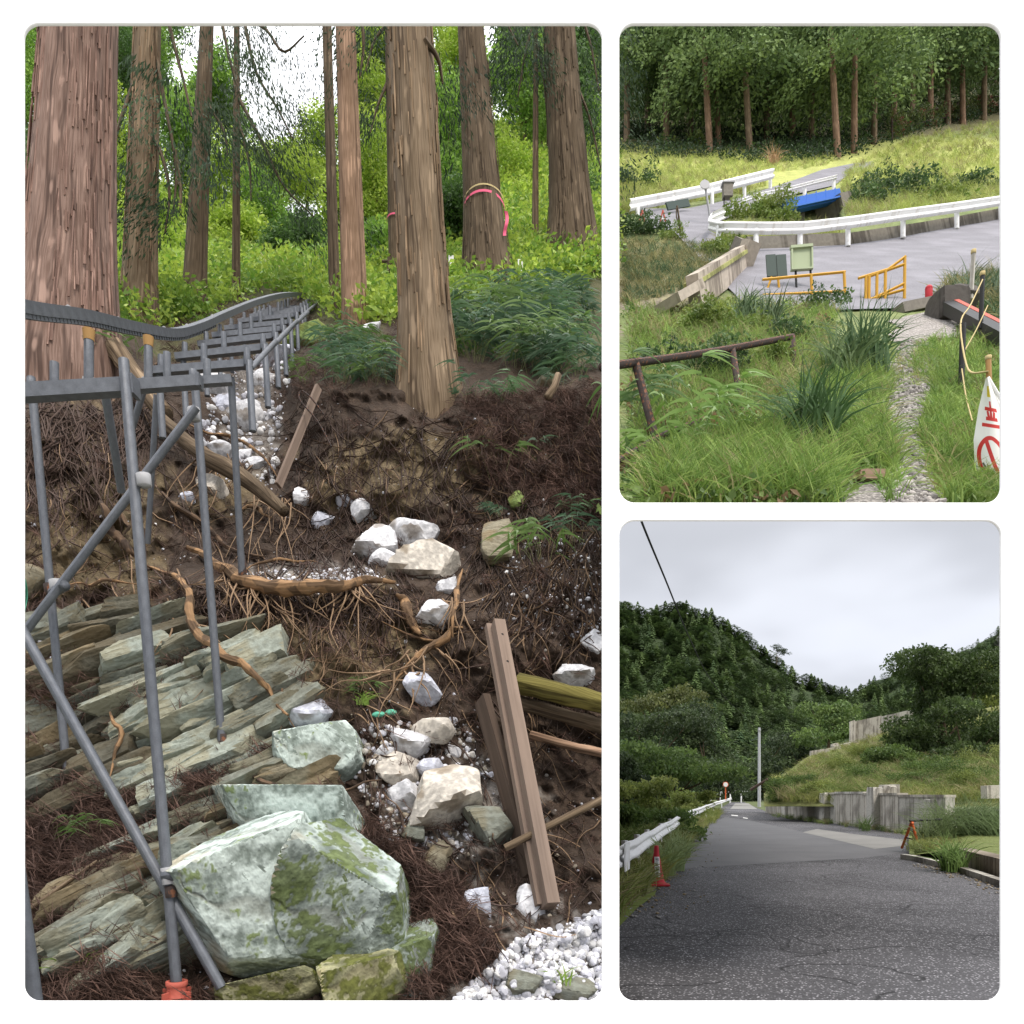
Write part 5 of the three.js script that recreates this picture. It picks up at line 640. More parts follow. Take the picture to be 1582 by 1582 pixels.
// vegetation on the bank
{
  const gA = tuft(16, 1, 0.55, 0.022, 1, 3), gB = tuft(16, 1, 0.8, 0.02, 2, 3), pal = { lush: [[0.15, 0.27, 0.055], [0.36, 0.47, 0.12]], dry: [[0.25, 0.24, 0.10], [0.42, 0.38, 0.18]], lime: [[0.32, 0.41, 0.10], [0.55, 0.58, 0.18]], blue: [[0.07, 0.13, 0.05], [0.13, 0.20, 0.09]] };
  const sow = (n, poly, seed, h, p, name, label, mixDry = 0.1) => { const mats = [[], []], cols = [[], []]; scatter(n, poly, seed, (x, y, r, k) => { const i = k % 2; mats[i].push(M4(onT(x, y, -0.02), 0.12 * (r() - 0.5), r() * 6.28, 0.12 * (r() - 0.5), h * (0.5 + 0.8 * r()))); cols[i].push(r() < mixDry ? green(r, ...pal.dry) : green(r, ...pal[p])); }); mats.forEach((m, i) => tag(copies(name, i ? gA : gB, M.grassBlade, m, cols[i]), label, 'grass')); };
  sow(1700, [[1000, 788], [1000, 735], [1110, 700], [1230, 660], [1275, 715], [1290, 788]], 1, 0.30, 'lush', 'grass', 'tall soft grass in the lower left of the bank');
  sow(1300, [[1230, 620], [1280, 560], [1360, 560], [1372, 620], [1355, 650], [1385, 720], [1375, 788], [1365, 730], [1290, 735]], 2, 0.26, 'lush', 'grass', 'grass left of the gravel path');
  sow(1700, [[1440, 600], [1400, 560], [1420, 535], [1520, 520], [1640, 570], [1640, 788], [1465, 788], [1420, 690]], 3, 0.24, 'lush', 'grass', 'grass right of the gravel path');
  sow(260, [[1360, 540], [1440, 525], [1450, 600], [1370, 605]], 4, 0.12, 'lush', 'grass', 'short worn grass at the head of the path', 0.45);
  sow(1900, [[985, 690], [972, 480], [1060, 480], [1170, 470], [1290, 485], [1280, 560], [1230, 620], [1100, 660]], 5, 0.27, 'lush', 'grass', 'mixed weeds and grass below the retaining wall', 0.35);
  sow(1300, [[962, 475], [960, 370], [1060, 378], [1140, 388], [1060, 450]], 6, 0.22, 'blue', 'grass', 'sparse grass on the small terrace', 0.5);
  sow(2600, [[955, 300], [955, 225], [1180, 236], [1300, 246], [1270, 258], [1190, 268], [1080, 288]], 7, 0.26, 'lime', 'grass', 'sunny mown meadow behind the far guardrail', 0.2);
  sow(3400, [[1300, 290], [1310, 262], [1345, 245], [1400, 215], [1560, 185], [1640, 175], [1640, 300], [1400, 330], [1310, 340]], 8, 0.36, 'lime', 'grass', 'rough sunlit hillside grass above the road', 0.25);
  sow(700, [[960, 340], [960, 300], [1070, 300], [1190, 285], [1150, 300], [1000, 325]], 9, 0.35, 'lime', 'grass', 'grass along the foot of the far guardrail', 0.3);
  sow(500, [[1110, 380], [1110, 352], [1300, 352], [1300, 372], [1150, 384]], 10, 0.3, 'lime', 'grass', 'weeds behind the curved guardrail', 0.4);
  sow(500, [[1440, 470], [1470, 440], [1560, 430], [1640, 430], [1640, 500], [1560, 510], [1500, 470]], 11, 0.4, 'blue', 'grass', 'grey-green weeds at the right edge of the road', 0.4);
  { const ms = [], cs = []; scatter(520, [[965, 780], [965, 480], [1060, 480], [1290, 490], [1355, 560], [1350, 700], [1280, 780]], 77, (x, y, r) => { ms.push(M4(onT(x, y, 0.06 + 0.1 * r()), 0, r() * 6, 0, 0.10 + 0.14 * r())); cs.push(r() < 0.2 ? green(r, [0.2, 0.12, 0.06], [0.3, 0.2, 0.1]) : green(r, [0.10, 0.18, 0.05], [0.26, 0.36, 0.10])); }); scatter(300, [[1470, 780], [1430, 680], [1450, 560], [1540, 540], [1600, 600], [1600, 780]], 78, (x, y, r) => { ms.push(M4(onT(x, y, 0.06 + 0.08 * r()), 0, r() * 6, 0, 0.08 + 0.10 * r())); cs.push(green(r, [0.12, 0.2, 0.05], [0.28, 0.36, 0.10])); }); tag(copies('broad_weeds', clumpB, M.leaf, ms, cs), 'broad-leaved weeds mixed into the grass of the bank', 'weeds'); }
  const big = (x, y, s, n, c, lb) => { const t = thing('tall_grass_clump', lb, 'grass', null, onT(x, y, 0.1)); t.userData.kind = 'thing'; const m = M.grassBlade.clone(); m.color = lin(...c); mesh('blades', tuft(n, s, s * 0.55, 0.014, x, 5, 0.9), m, t); };
  big(1258, 695, 0.85, 170, [0.07, 0.14, 0.045], 'big dark green grass clump in the middle of the bank'); big(1335, 585, 1.05, 150, [0.08, 0.15, 0.055], 'tall dark grass clump in front of the yellow gate railing'); big(1300, 590, 0.8, 80, [0.11, 0.17, 0.06], 'lighter grass clump left of the tall dark one'); big(1150, 500, 0.8, 60, [0.10, 0.16, 0.07], 'drooping grass clump under the retaining wall'); big(1190, 505, 0.7, 60, [0.09, 0.14, 0.06], 'grass clump right of the retaining wall'); big(1500, 470, 0.9, 60, [0.12, 0.18, 0.10], 'grey-green grass clump behind the pale stake'); big(1545, 470, 0.8, 60, [0.12, 0.18, 0.10], 'grey-green grass clump at the right edge beside the channel'); big(1195, 255, 1.1, 70, [0.42, 0.27, 0.14], 'orange-brown plume grass at the far end of the meadow');
  const kinds = [1, 2].map((s) => bambooGrass(8, 1, 340 + s)), lm = M.leaf.clone(); lm.color = lin(0.22, 0.36, 0.08); const lm2 = M.leaf.clone(); lm2.color = lin(0.12, 0.22, 0.06);
  const weed = (x, y, s, k, lb, m) => { const t = thing('leafy_weed', lb, 'plant', null, onT(x, y, 0.05)); t.scale.setScalar(s); mesh('leaves', kinds[k % 2].leaves, m, t); mesh('stem', kinds[k % 2].stems, m, t); };
  weed(1075, 690, 0.5, 0, 'bright lance-leaved weed under the rusty railing', lm); weed(1040, 715, 0.45, 1, 'bright lance-leaved weed near the lower rail', lm); weed(1100, 700, 0.4, 1, 'bright weed right of the other lance-leaved ones', lm); weed(975, 660, 0.45, 0, 'lance-leaved weed at the left edge under the rusty railing', lm2); weed(1000, 640, 0.4, 1, 'dark lance-leaved weed behind the first railing post', lm2);
  const bush = (x, y, w, h, n, p, lb, cs = 0.28) => { const d = dT(x, y) - 0.3, c = at(x, y, d), k = d / F, r = mulberry(x), B = []; for (let j = 0; j < 5; j++) B.push([c.x + (r() - 0.5) * w * k * 1.1, c.y + (r() - 0.5) * h * k * 0.9, c.z + (r() - 0.5) * 0.6, w * k * 0.35, h * k * 0.36, w * k * 0.3]); leafTree('shrub', lb, 'shrub', 'shrubs along the road bend', at(x, y + h * 0.5, d), h * k * 0.8, B, n, cs, p, x + y, clumpB, M.barkDark, 0.02); };
  const P1 = [[0.05, 0.10, 0.035], [0.12, 0.20, 0.06]], P2 = [[0.14, 0.22, 0.04], [0.30, 0.36, 0.09]];
  bush(1170, 330, 110, 34, 160, P2, 'light shrub inside the curve of the near guardrail', 0.22); bush(1205, 345, 40, 18, 50, P2, 'low shrub left of the opening under the blue bridge', 0.2); bush(1395, 298, 90, 50, 160, P1, 'dark green bush behind the near guardrail'); bush(1330, 315, 50, 40, 80, P1, 'dark shrub right of the blue bridge'); bush(1460, 305, 70, 36, 80, P2, 'yellow-green shrub right of the dark bush'); bush(1525, 290, 60, 44, 100, P1, 'dark shrub at the right edge behind the near guardrail'); bush(1122, 388, 50, 44, 90, P2, 'bright shrub on the corner of the terrace', 0.2); bush(990, 358, 70, 26, 80, P1, 'dark shrub at the left edge of the terrace', 0.2); bush(1040, 366, 30, 22, 40, P2, 'small shrub at the foot of the bare stem', 0.16); bush(985, 285, 40, 40, 50, P1, 'grey-green shrub left of the far guardrail', 0.22); bush(1050, 228, 50, 22, 60, P2, 'pale shrub at the forest edge on the meadow', 0.3); bush(1130, 505, 110, 36, 120, P2, 'mounded light shrub below the retaining wall', 0.15); bush(1075, 575, 120, 36, 120, P1, 'tangled shrub behind the rusty railing', 0.13); bush(1180, 560, 60, 40, 90, P2, 'light shrub behind the last railing post', 0.13); bush(1230, 515, 60, 40, 90, P1, 'dark shrub left of the tall grass', 0.15); bush(1270, 470, 40, 26, 40, P1, 'shrub behind the low yellow railing', 0.15);
  // vine-covered fence along the top of the hillside
  const vf = thing('vine_fence', 'vine-covered fence along the top of the sunny hillside', 'fence'), mats = [], cols = [], r = mulberry(5); const fl = [[1378, 208], [1420, 192], [1480, 178], [1560, 160], [1640, 145]];
  for (let i = 0; i < 5; i++) { const [x, y] = polyline(fl, i / 4 * 0.999); mesh('fence_post', tube([onT(x, y + 8, 0.3), onT(x, y + 8, 0.3).add(V(0, 1.1, 0))], 0.05, 6, 1), M.rust, vf); }
  for (const q of [0.35, 0.95]) { const P = fl.map(([x, y]) => onT(x, y + 8, 0.3).add(V(0, q, 0))); mesh('fence_rail', tube(P, 0.03, 5, 4), M.rust, vf); }
  for (let i = 0; i < 300; i++) { const [x, y] = polyline(fl, r() * 0.999); mats.push(M4(onT(x, y + 8, 0.3).add(V((r() - 0.5) * 0.3, r() * 1.15, (r() - 0.5) * 0.4)), 0, r() * 6, 0, 0.22 + 0.2 * r())); cols.push(r() < 0.15 ? lin(0.25, 0.10, 0.06) : green(r, [0.08, 0.13, 0.03], [0.18, 0.22, 0.06])); } copies('vines', clumpB, M.leaf, mats, cols, vf);

  // conifer wood behind
  const proto = (seed) => { const q = mulberry(seed), m = [], c = []; for (let i = 0; i < 200; i++) { const t = Math.pow(q(), 1.5), y = lerp(0.27, 1.0, t), R = (1 - t) * 0.16 + 0.03, a = q() * 6.283, rr = R * (0.25 + 0.85 * Math.sqrt(q())); m.push([y - rr * 0.35, a, rr, 0.046 * (1.15 - 0.5 * t) * (0.7 + 0.7 * q()), q()]); } return m; };
  const forest = [[968, 225, 40, 15], [1000, 222, 43, 16], [1030, 224, 39, 14], [1066, 226, 42, 15], [1100, 242, 37, 14], [1114, 240, 39, 15], [1162, 246, 37, 15], [1185, 236, 40, 16], [1224, 232, 40, 16], [1255, 238, 39, 15], [1297, 242, 36, 14], [1319, 236, 37, 15], [1350, 226, 40, 15], [1381, 208, 42, 16], [1410, 200, 45, 15], [1438, 190, 45, 16], [1465, 184, 46, 16], [1488, 180, 46, 15], [1520, 172, 47, 16], [1550, 168, 48, 16], [1590, 160, 48, 16], [980, 205, 50, 20], [1050, 205, 50, 20], [1130, 208, 50, 20], [1200, 205, 51, 20], [1270, 205, 50, 20], [1340, 200, 52, 20], [1400, 180, 55, 20], [1470, 160, 57, 19], [1540, 150, 58, 19]];
  const where = ['leftmost of the front row', 'second from the left of the front row', 'third from the left, at the meadow edge', 'behind the pale shrub', 'leaning, left of a close pair of dark trunks', 'leaning, right of a close pair of dark trunks', 'behind the plume grass with a leaning trunk', 'left of the bare-trunked gap', 'above the far end of the side road', 'dense, left of the two pale trunks', 'with a tall pale leaning trunk, left of two', 'with a tall pale trunk, right of two', 'right of the two pale trunks', 'at the lower end of the vine fence', 'just behind the lower vine fence', 'with a clear trunk behind the middle of the vine fence', 'right of the middle of the vine fence', 'with a clear trunk near the upper vine fence', 'near the right edge above the fence', 'at the right edge of the wood', 'rightmost beyond the frame edge', 'in the back row at far left', 'in the back row above the meadow', 'in the back row behind the leaning pair', 'in the back row above the plume grass', 'in the back row above the bridge', 'in the back row right of the pale trunks', 'in the back row above the lower fence', 'in the back row above the middle fence', 'in the back row at far right'];
  forest.forEach(([x, y, d, h], i) => {
    const base = at(x, y, d), t = thing('conifer_tree', `dark conifer ${where[i]}`, 'tree', 'conifer wood above the road'), q = mulberry(i + 70), lean = [4, 5, 6, 10].includes(i) ? -0.07 : (q() - 0.5) * 0.03;
    mesh('trunk', tube([base.clone().add(V(-lean * -0.6, -0.8, 0)), base.clone().add(V(lean * h * 0.5, h * 0.5, 0)), base.clone().add(V(lean * h, h, 0))], [0.17, 0.12, 0.03], 8, 4), [4, 5, 8, 10, 11, 13, 15, 17].includes(i) ? M.barkPink : M.barkTan, t);
    const mats = [], cols = []; for (const [yy, a, rr, s, k] of proto(i % 6 + 3)) { mats.push(M4(V(base.x + lean * h * yy + Math.cos(a) * rr * h * 0.8, base.y + yy * h, base.z + Math.sin(a) * rr * h * 0.8), 0, -a, -0.5 - 0.4 * k, [s * h * 1.3, s * h * 0.95, s * h])); cols.push(green(q, [0.07, 0.12, 0.045], [0.26, 0.36, 0.13])); }
    copies('crown', i % 3 ? clumpTiny : clumpFine, M.needle, mats, cols, t);
  });
  const mats2 = [], cols2 = []; scatter(1500, [[946, 236], [1180, 252], [1300, 246], [1400, 212], [1640, 150], [1640, 100], [946, 150]], 31, (x, y, q) => { mats2.push(M4(onT(x, y, 0.3), 0, q() * 6, 0, 0.35 + 0.45 * q())); cols2.push(green(q, [0.02, 0.045, 0.015], [0.06, 0.11, 0.035])); }); tag(copies('undergrowth', clumpTiny, M.leaf, mats2, cols2), 'dark undergrowth on the floor of the conifer wood', 'undergrowth');
}

// ================================================================ LOWER RIGHT OPENING: old asphalt road in a wooded valley
const gd = (py) => EYE * F / (py - CY), G = (px, py, h = 0) => { const p = at(px, py, gd(py)); p.y = h; return p; };
function flat(poly, h) { const s = new THREE.Shape(poly.map(([x, y]) => { const p = G(x, y); return new THREE.Vector2(p.x, -p.z); })); const g = new THREE.ShapeGeometry(s); g.rotateX(-Math.PI / 2); g.translate(0, h, 0); const p = g.attributes.position, uv = g.attributes.uv; for (let i = 0; i < p.count; i++) uv.setXY(i, p.getX(i), -p.getZ(i)); return g; }
{
  // old asphalt: pale chips in a dark binder, wandering cracks
  const S = 2048, metres = 14, crack = new Float32Array(S * S), r = mulberry(8);
  const walk = (x, y, a, n, w) => { for (let i = 0; i < n; i++) { a += (r() - 0.5) * 0.55; x += Math.cos(a) * 1.5; y += Math.sin(a) * 1.5; const R = w * (0.4 + r()); for (let dy = -3; dy <= 3; dy++) for (let dx = -3; dx <= 3; dx++) { const q = Math.hypot(dx, dy); if (q < R + 0.5) { const o = (((y | 0) + dy + S) % S) * S + ((x | 0) + dx + S) % S; crack[o] = Math.max(crack[o], clamp(R + 0.5 - q)); } } if (r() < 0.004 && w > 0.8) walk(x, y, a + (r() < 0.5 ? 1.2 : -1.2), n * 0.5 | 0, w * 0.7); } };
  for (let i = 0; i < 80; i++) walk(r() * S, r() * S, r() < 0.65 ? (r() - 0.5) * 0.7 : 1.57 + (r() - 0.5), 120 + r() * 320 | 0, 1.1 + r() * 1.7);
  const chip = (i, j) => { const h = hash2(i >> 1, j >> 1, 3), k = hash2(i, j, 17); return h > 0.93 ? 0.30 + 0.4 * (h - 0.93) / 0.07 : k > 0.9 ? 0.14 : 0; };
  const old = tex(S, (u, v) => { const i = u * S | 0, j = v * S | 0, a = fbm(u * 6, v * 6, 6, 4, 501), b = vnoise(u * 500, v * 500, 500, 7), c = crack[j * S + i]; const wear = fbm(u * 2 + 3, v * 2, 2, 4, 505), st = sstep(0.58, 0.7, fbm(u * 9, v * 5, 9, 4, 507, 5)); let k = 0.058 + 0.07 * (a - 0.5) + 0.05 * (wear - 0.5) - 0.02 * st + 0.03 * b + chip(i, j) * 0.65; k = lerp(k, 0.016, c * 0.7); return [k, k * 0.985, k * 1.05]; }, metres);
  const hb = tex(S, (u, v) => { const i = u * S | 0, j = v * S | 0, k = 0.5 + 0.25 * (vnoise(u * 500, v * 500, 500, 7) - 0.5) + 0.3 * chip(i, j) - 0.5 * crack[j * S + i]; return [k, k, k]; }, metres, false);
  for (const t of [old, hb]) { t.wrapS = t.wrapT = THREE.MirroredRepeatWrapping; }
  M.asphalt = new THREE.MeshPhysicalMaterial({ map: old, bumpMap: hb, bumpScale: 0.012, roughness: 0.8, specularIntensity: 0.45 });
  M.asphaltNew = surface(512, 3, (u, v) => { const a = fbm(u * 4, v * 4, 4, 5, 511), b = vnoise(u * 180, v * 180, 180, 5), k = 0.105 + 0.04 * (a - 0.5) + 0.02 * (b - 0.5); return [k, k, k * 1.04, b]; }, { bump: 0.003, rough: 0.72 });
  M.asphaltPale = variant(M.asphaltNew, 1.9, 1.85, 1.65);
  struct('road', flat([[880, 1700], [930, 1450], [958, 1418], [1010, 1372], [1048, 1330], [1070, 1297], [1092, 1270], [1112, 1250], [1128, 1239], [1150, 1239], [1165, 1246], [1190, 1256], [1240, 1266], [1330, 1278], [1400, 1290], [1700, 1330], [1800, 1500], [1900, 1700]], 0), M.asphalt, 'old cracked asphalt road');
  struct('road_patch', flat([[1000, 1346], [1100, 1339], [1240, 1331], [1330, 1326], [1392, 1318], [1400, 1302], [1300, 1292], [1240, 1285], [1160, 1268], [1120, 1262], [1088, 1280], [1052, 1325]], 0.004), M.asphaltNew, 'smoother darker patch of asphalt');
  struct('road_patch', flat([[1240, 1286], [1300, 1300], [1352, 1312], [1396, 1307], [1400, 1298], [1320, 1289], [1262, 1281]], 0.008), M.asphaltPale, 'pale worn strip of asphalt');
  struct('road_patch', flat([[1128, 1250], [1136, 1241], [1156, 1241], [1170, 1250]], 0.008), M.asphaltPale, 'pale concrete stretch at the far end of the road');
  for (const [a, b] of [[[1130, 1259], [1140, 1260]], [[1148, 1263], [1155, 1264]]]) struct('road_marking', flat([[a[0], a[1]], [b[0], b[1]], [b[0], b[1] + 1.2], [a[0], a[1] + 1.2]], 0.012), M.signWhite, 'worn white paint mark on the road');
  // verges
  const verge = (poly, h, label, c) => { const g = flat(poly, h), n = g.attributes.position.count; g.setAttribute('color', new THREE.Float32BufferAttribute([...Array(n)].flatMap(() => c), 3)); struct('verge', g, M.turf, label); };
  verge([[900, 1700], [900, 1330], [1000, 1290], [1090, 1250], [1112, 1250], [1070, 1300], [1048, 1332], [1008, 1378], [956, 1426], [930, 1480]], 0.004, 'grassy verge along the guardrail', [0.3, 0.31, 0.14]);
  const moss = flat([[930, 1470], [962, 1408], [985, 1392], [1014, 1376], [1012, 1384], [985, 1404], [958, 1432]], 0.016); struct('moss_strip', moss, new THREE.MeshStandardMaterial({ color: lin(0.13, 0.17, 0.02), roughness: 1 }), 'yellow-green moss along the edge of the asphalt');

  { const pool = rockGeo(961, 1, 0.5, 0.8, { detail: 1, cuts: 6 }), ms = [], cs = [], edge = [[958, 1418], [1010, 1372], [1048, 1330], [1070, 1297], [1092, 1270]], edge2 = [[1700, 1440], [1560, 1378], [1480, 1350], [1420, 1335]], edge3 = [[1400, 1291], [1330, 1279], [1240, 1267], [1190, 1257]], r2 = mulberry(12); for (const [E, n] of [[edge, 420], [edge2, 420], [edge3, 300]]) for (let i = 0; i < n; i++) { const q = polyline(E, r2() * 0.999), p = G(q[0], q[1]), o = r2() * r2(); p.x += (E === edge ? 1 : E === edge2 ? -0.5 : 0.3) * o * 1.2 + (r2() - 0.5) * 0.3; p.z += (E === edge ? 0.2 : 1) * o * 0.8; p.y = 0.012; ms.push(M4(p, 0, r2() * 6, 0, 0.008 + 0.03 * r2() * r2())); cs.push(r2() < 0.5 ? lin(0.22, 0.17, 0.10) : lin(0.26, 0.25, 0.24)); } tag(copies('road_grit', pool, M.pebble, ms, cs), 'grit and dead leaves along the road edges', 'grit'); }
  // guardrail
  const t = thing('guardrail', 'weathered white guardrail curving away along the left of the road', 'guardrail'), B = [[915, 1450], [945, 1404], [972, 1378], [1003, 1345], [1035, 1312], [1062, 1284], [1088, 1266], [1108, 1252], [1130, 1240]], P = B.map(([x, y]) => G(x, y, 0.66));
  const prof = [[0, 0.5], [0.5, 0.38], [0.5, 0.2], [0.1, 0.06], [0.1, -0.06], [0.5, -0.2], [0.5, -0.38], [0, -0.5]], c = new THREE.CatmullRomCurve3(P, false, 'catmullrom', 0.3);
  mesh('rail', sheet(80, 7, (u, v) => { const p = c.getPoint(u), T = c.getTangent(u), s = T.clone().cross(V(0, 1, 0)).normalize(), q = prof[Math.round(v * 7)]; return { p: p.clone().addScaledVector(s, q[0] * 0.16).add(V(0, q[1] * 0.32 + 0.012 * Math.sin(u * 60), 0)) }; }), M.whiteDS, t);
  for (let i = 0; i <= 15; i++) { const p = c.getPoint(Math.pow(i / 15, 1.0) * 0.98), T = c.getTangent(i / 15 * 0.98), s = T.clone().cross(V(0, 1, 0)).normalize(); mesh('post', tube([V(p.x - s.x * 0.1, -0.1, p.z - s.z * 0.1), V(p.x - s.x * 0.1, 0.82, p.z - s.z * 0.1)], 0.057, 9, 1), M.white, t); }
  mesh('splice_plate', bar(c.getPoint(0.165).add(V(0.11, 0, 0.03)), c.getPoint(0.195).add(V(0.11, 0, 0.03)), 0.02, 0.4), M.white, t);
  const ft = thing('guardrail', 'short far guardrail across the bend at the end of the road', 'guardrail'); mesh('rail', bar(at(1094, 1226, 126), at(1160, 1220, 118), 0.1, 0.5), M.white, ft); for (const x of [1098, 1112, 1128, 1145]) mesh('post', tube([at(x, 1240, 124), at(x, 1224, 124)], 0.12, 6, 1), M.white, ft);
  // traffic cone with a black and white strip of characters
  {
    const o = G(1014, 1368), k = thing('traffic_cone', 'red traffic cone with a white lettered strip beside the guardrail', 'cone', null, o);
    mesh('base', new THREE.ExtrudeGeometry((() => { const s = new THREE.Shape(); s.moveTo(-0.19, -0.19); s.lineTo(0.19, -0.19); s.lineTo(0.19, 0.19); s.lineTo(-0.19, 0.19); s.closePath(); return s; })(), { depth: 0.02, bevelEnabled: true, bevelSize: 0.01, bevelThickness: 0.008, bevelSegments: 2 }).rotateX(-Math.PI / 2).translate(0, 0.012, 0), M.red, k);
    mesh('body', new THREE.LatheGeometry([[0.155, 0.03], [0.15, 0.06], [0.135, 0.09], [0.055, 0.52], [0.045, 0.58], [0.047, 0.60], [0.04, 0.66], [0.036, 0.69], [0.0, 0.695]].map((p) => new THREE.Vector2(...p)), 26), M.red, k);
    const cv = document.createElement('canvas'); cv.width = 96; cv.height = 384; const x = cv.getContext('2d'); x.fillStyle = '#d8d8d8'; x.fillRect(0, 0, 96, 384); x.strokeStyle = '#111'; x.lineWidth = 9; const line = (...p) => { x.beginPath(); x.moveTo(p[0], p[1]); for (let i = 2; i < p.length; i += 2) x.lineTo(p[i], p[i + 1]); x.stroke(); };
    for (let i = 0; i < 4; i++) { const y = 14 + i * 92; line(20, y + 12, 78, y + 12); line(48, y, 48, y + 70); line(22, y + 38, 76, y + 38); line(24, y + 68, 74, y + 68); line(i % 2 ? 26 : 70, y + 12, i % 2 ? 22 : 74, y + 66); if (i !== 1) line(28, y + 24, 28, y + 52); }
    const tx = new THREE.CanvasTexture(cv); tx.colorSpace = THREE.SRGBColorSpace; const R = (y) => lerp(0.135, 0.055, (y - 0.09) / 0.43) + 0.003;
    mesh('strip', sheet(8, 10, (u, v) => { const a = (u - 0.5) * 0.9 + 0.25, y = lerp(0.16, 0.5, v), q = R(y), w = 0.048 / q; return { p: V(Math.sin((u - 0.5) * 2 * w) * q, y, Math.cos((u - 0.5) * 2 * w) * q), uv: [u, v] }; }), new THREE.MeshPhysicalMaterial({ map: tx, roughness: 0.5 }), k);
  }
  // orange A-frame barrier with a dark pole resting on it
  { const b = G(1409, 1318), k = thing('barrier_stand', 'orange A-shaped barrier stand at the edge of the tall grass', 'barrier'); mesh('leg', tube([V(b.x + 0.18, 0, b.z + 0.1), V(b.x, 0.80, b.z)], 0.035, 8, 1), M.orange, k); mesh('leg', tube([V(b.x - 0.02, 0.1, b.z - 0.5), V(b.x - 0.02, 0.80, b.z)], 0.035, 8, 1), M.orange, k); mesh('cap', tube([V(b.x - 0.03, 0.79, b.z), V(b.x + 0.03, 0.79, b.z)], 0.05, 8, 1), M.orange, k); mesh('brace', tube([V(b.x + 0.08, 0.35, b.z), V(b.x - 0.03, 0.4, b.z - 0.25)], 0.02, 6, 1), M.rust, k); one('barrier_pole', tube([V(b.x - 0.06, 0.86, b.z), V(b.x + 0.9, 0.89, b.z - 0.2)], 0.03, 8, 1), M.black, 'dark pole lying on the orange barrier stand', 'pole'); }
  // right hand kerb and stone edge
  { const K = [[1396, 1327], [1420, 1331], [1480, 1346], [1560, 1374], [1680, 1420]].map(([x, y]) => G(x, y, 0.06)), L = []; for (let i = 1; i < K.length; i++) L.push(bar(K[i - 1], K[i], 0.16, 0.12)); struct('kerb', merge(L), M.concrete, 'worn kerb along the right of the road'); const e0 = G(1488, 1340, 0.2), e1 = G(1700, 1404, 0.2); one('stone_edging', bar(e0, e1, 0.35, 0.42), variant(M.concrete, 0.62, 0.55, 0.48), 'stained concrete edging behind the kerb at the right', 'edging'); }
  struct('verge', sheet(10, 6, (u, v) => { const a = polyline([[1405, 1328], [1490, 1338], [1720, 1400]], u), b = polyline([[1404, 1296], [1500, 1300], [1720, 1325]], u), p = G(lerp(a[0], b[0], v), lerp(a[1], b[1], v)); p.y = lerp(0.1, 0.4, Math.min(1, u * 2)) + 0.3 * v * u; return { p, uv: [p.x, p.z], c: [0.25, 0.3, 0.1] }; }), M.turf, 'raised grassy corner at the right');

  // ruined retaining walls: a row of cast bays with buttresses
  const w = thing('ruined_wall', 'long streaked concrete wall with buttresses along the right of the road', 'wall'), wl = [[1188, 1256], [1215, 1261], [1250, 1267], [1300, 1273], [1345, 1279], [1400, 1286], [1475, 1293]], tones = [M.concrete, variant(M.concrete, 0.9, 0.88, 0.85), variant(M.concrete, 1.06, 1.03, 1.0)];
  const hs = [1.55, 1.58, 1.55, 1.58, 1.52, 1.45]; for (let i = 1; i < wl.length; i++) { const a = G(...wl[i - 1]), b = G(...wl[i]), h = hs[i - 1]; a.z -= 0.3; b.z -= 0.3; a.y = b.y = h / 2; mesh('wall_bay', bar(a, b, 0.35, h), tones[i % 3], w); const a2 = G(...wl[i - 1], 0.3), b2 = G(...wl[i], 0.3); a2.y = b2.y = h * 0.24; mesh('footing', bar(a2.lerp(b2, 0.02), b2.clone().lerp(a2, 0.03), 0.3, h * 0.48), tones[i % 3], w); mesh('coping', bar(a.clone().setY(h + 0.03), b.clone().setY(h + 0.03), 0.45, 0.1), tones[(i + 2) % 3], w); }
  for (const [x, y, h, ww] of [[1250, 1268, 1.75, 0.5], [1278, 1271, 1.55, 0.7], [1350, 1281, 1.85, 0.45], [1384, 1284, 1.35, 0.35], [1372, 1281, 1.9, 0.6], [1215, 1262, 1.6, 0.5], [1440, 1290, 1.3, 0.4]]) { const p = G(x, y); mesh('buttress', rockGeo(x, ww / 2 * 1.15, h / 2 * 1.15, 0.42, { block: 0.06, cuts: 1, detail: 6, rough: 0.015 }).translate(p.x, h / 2, p.z + 0.1), tones[x % 3], w); }
  const u1 = thing('upper_wall', 'high grey concrete wall on the grassy hillside left of the big tree', 'wall'); mesh('wall_bay', prism(at(1314, 1152, 77), at(1362, 1142, 76), 0.4, 2.3), tones[1], u1); mesh('wall_bay', prism(at(1362, 1142, 76), at(1410, 1132, 74), 0.4, 2.2), tones[0], u1); mesh('buttress', prism(at(1313, 1154, 76.6), at(1320, 1152, 76.5), 0.7, 2.5), tones[2], u1);
  const u2 = thing('stepped_wall', 'low stepped concrete wall below the high hillside wall', 'wall'); mesh('wall_bay', prism(at(1252, 1178, 68), at(1290, 1172, 68), 0.4, 1.0), tones[2], u2); mesh('wall_bay', prism(at(1286, 1170, 69), at(1314, 1164, 70), 0.4, 1.0), tones[0], u2); mesh('block', prism(at(1285, 1160, 69.4), at(1294, 1158, 69.4), 0.5, 0.6), tones[1], u2);
  one('rubble_wall', bar(at(1205, 1211, 56), at(1252, 1208, 56), 0.6, 1.1), variant(M.limestone, 0.7, 0.68, 0.62), 'pale rubble wall under the grass at the left foot of the hillside', 'wall'); one('concrete_stub', bar(at(1520, 1224, 30), at(1570, 1222, 30), 0.4, 0.5), tones[2], 'pale concrete stub at the right edge above the tall grass', 'wall'); one('concrete_stub', bar(at(1362, 1221, 36), at(1386, 1220, 36), 0.5, 0.5), tones[0], 'small concrete block on top of the long wall', 'block');
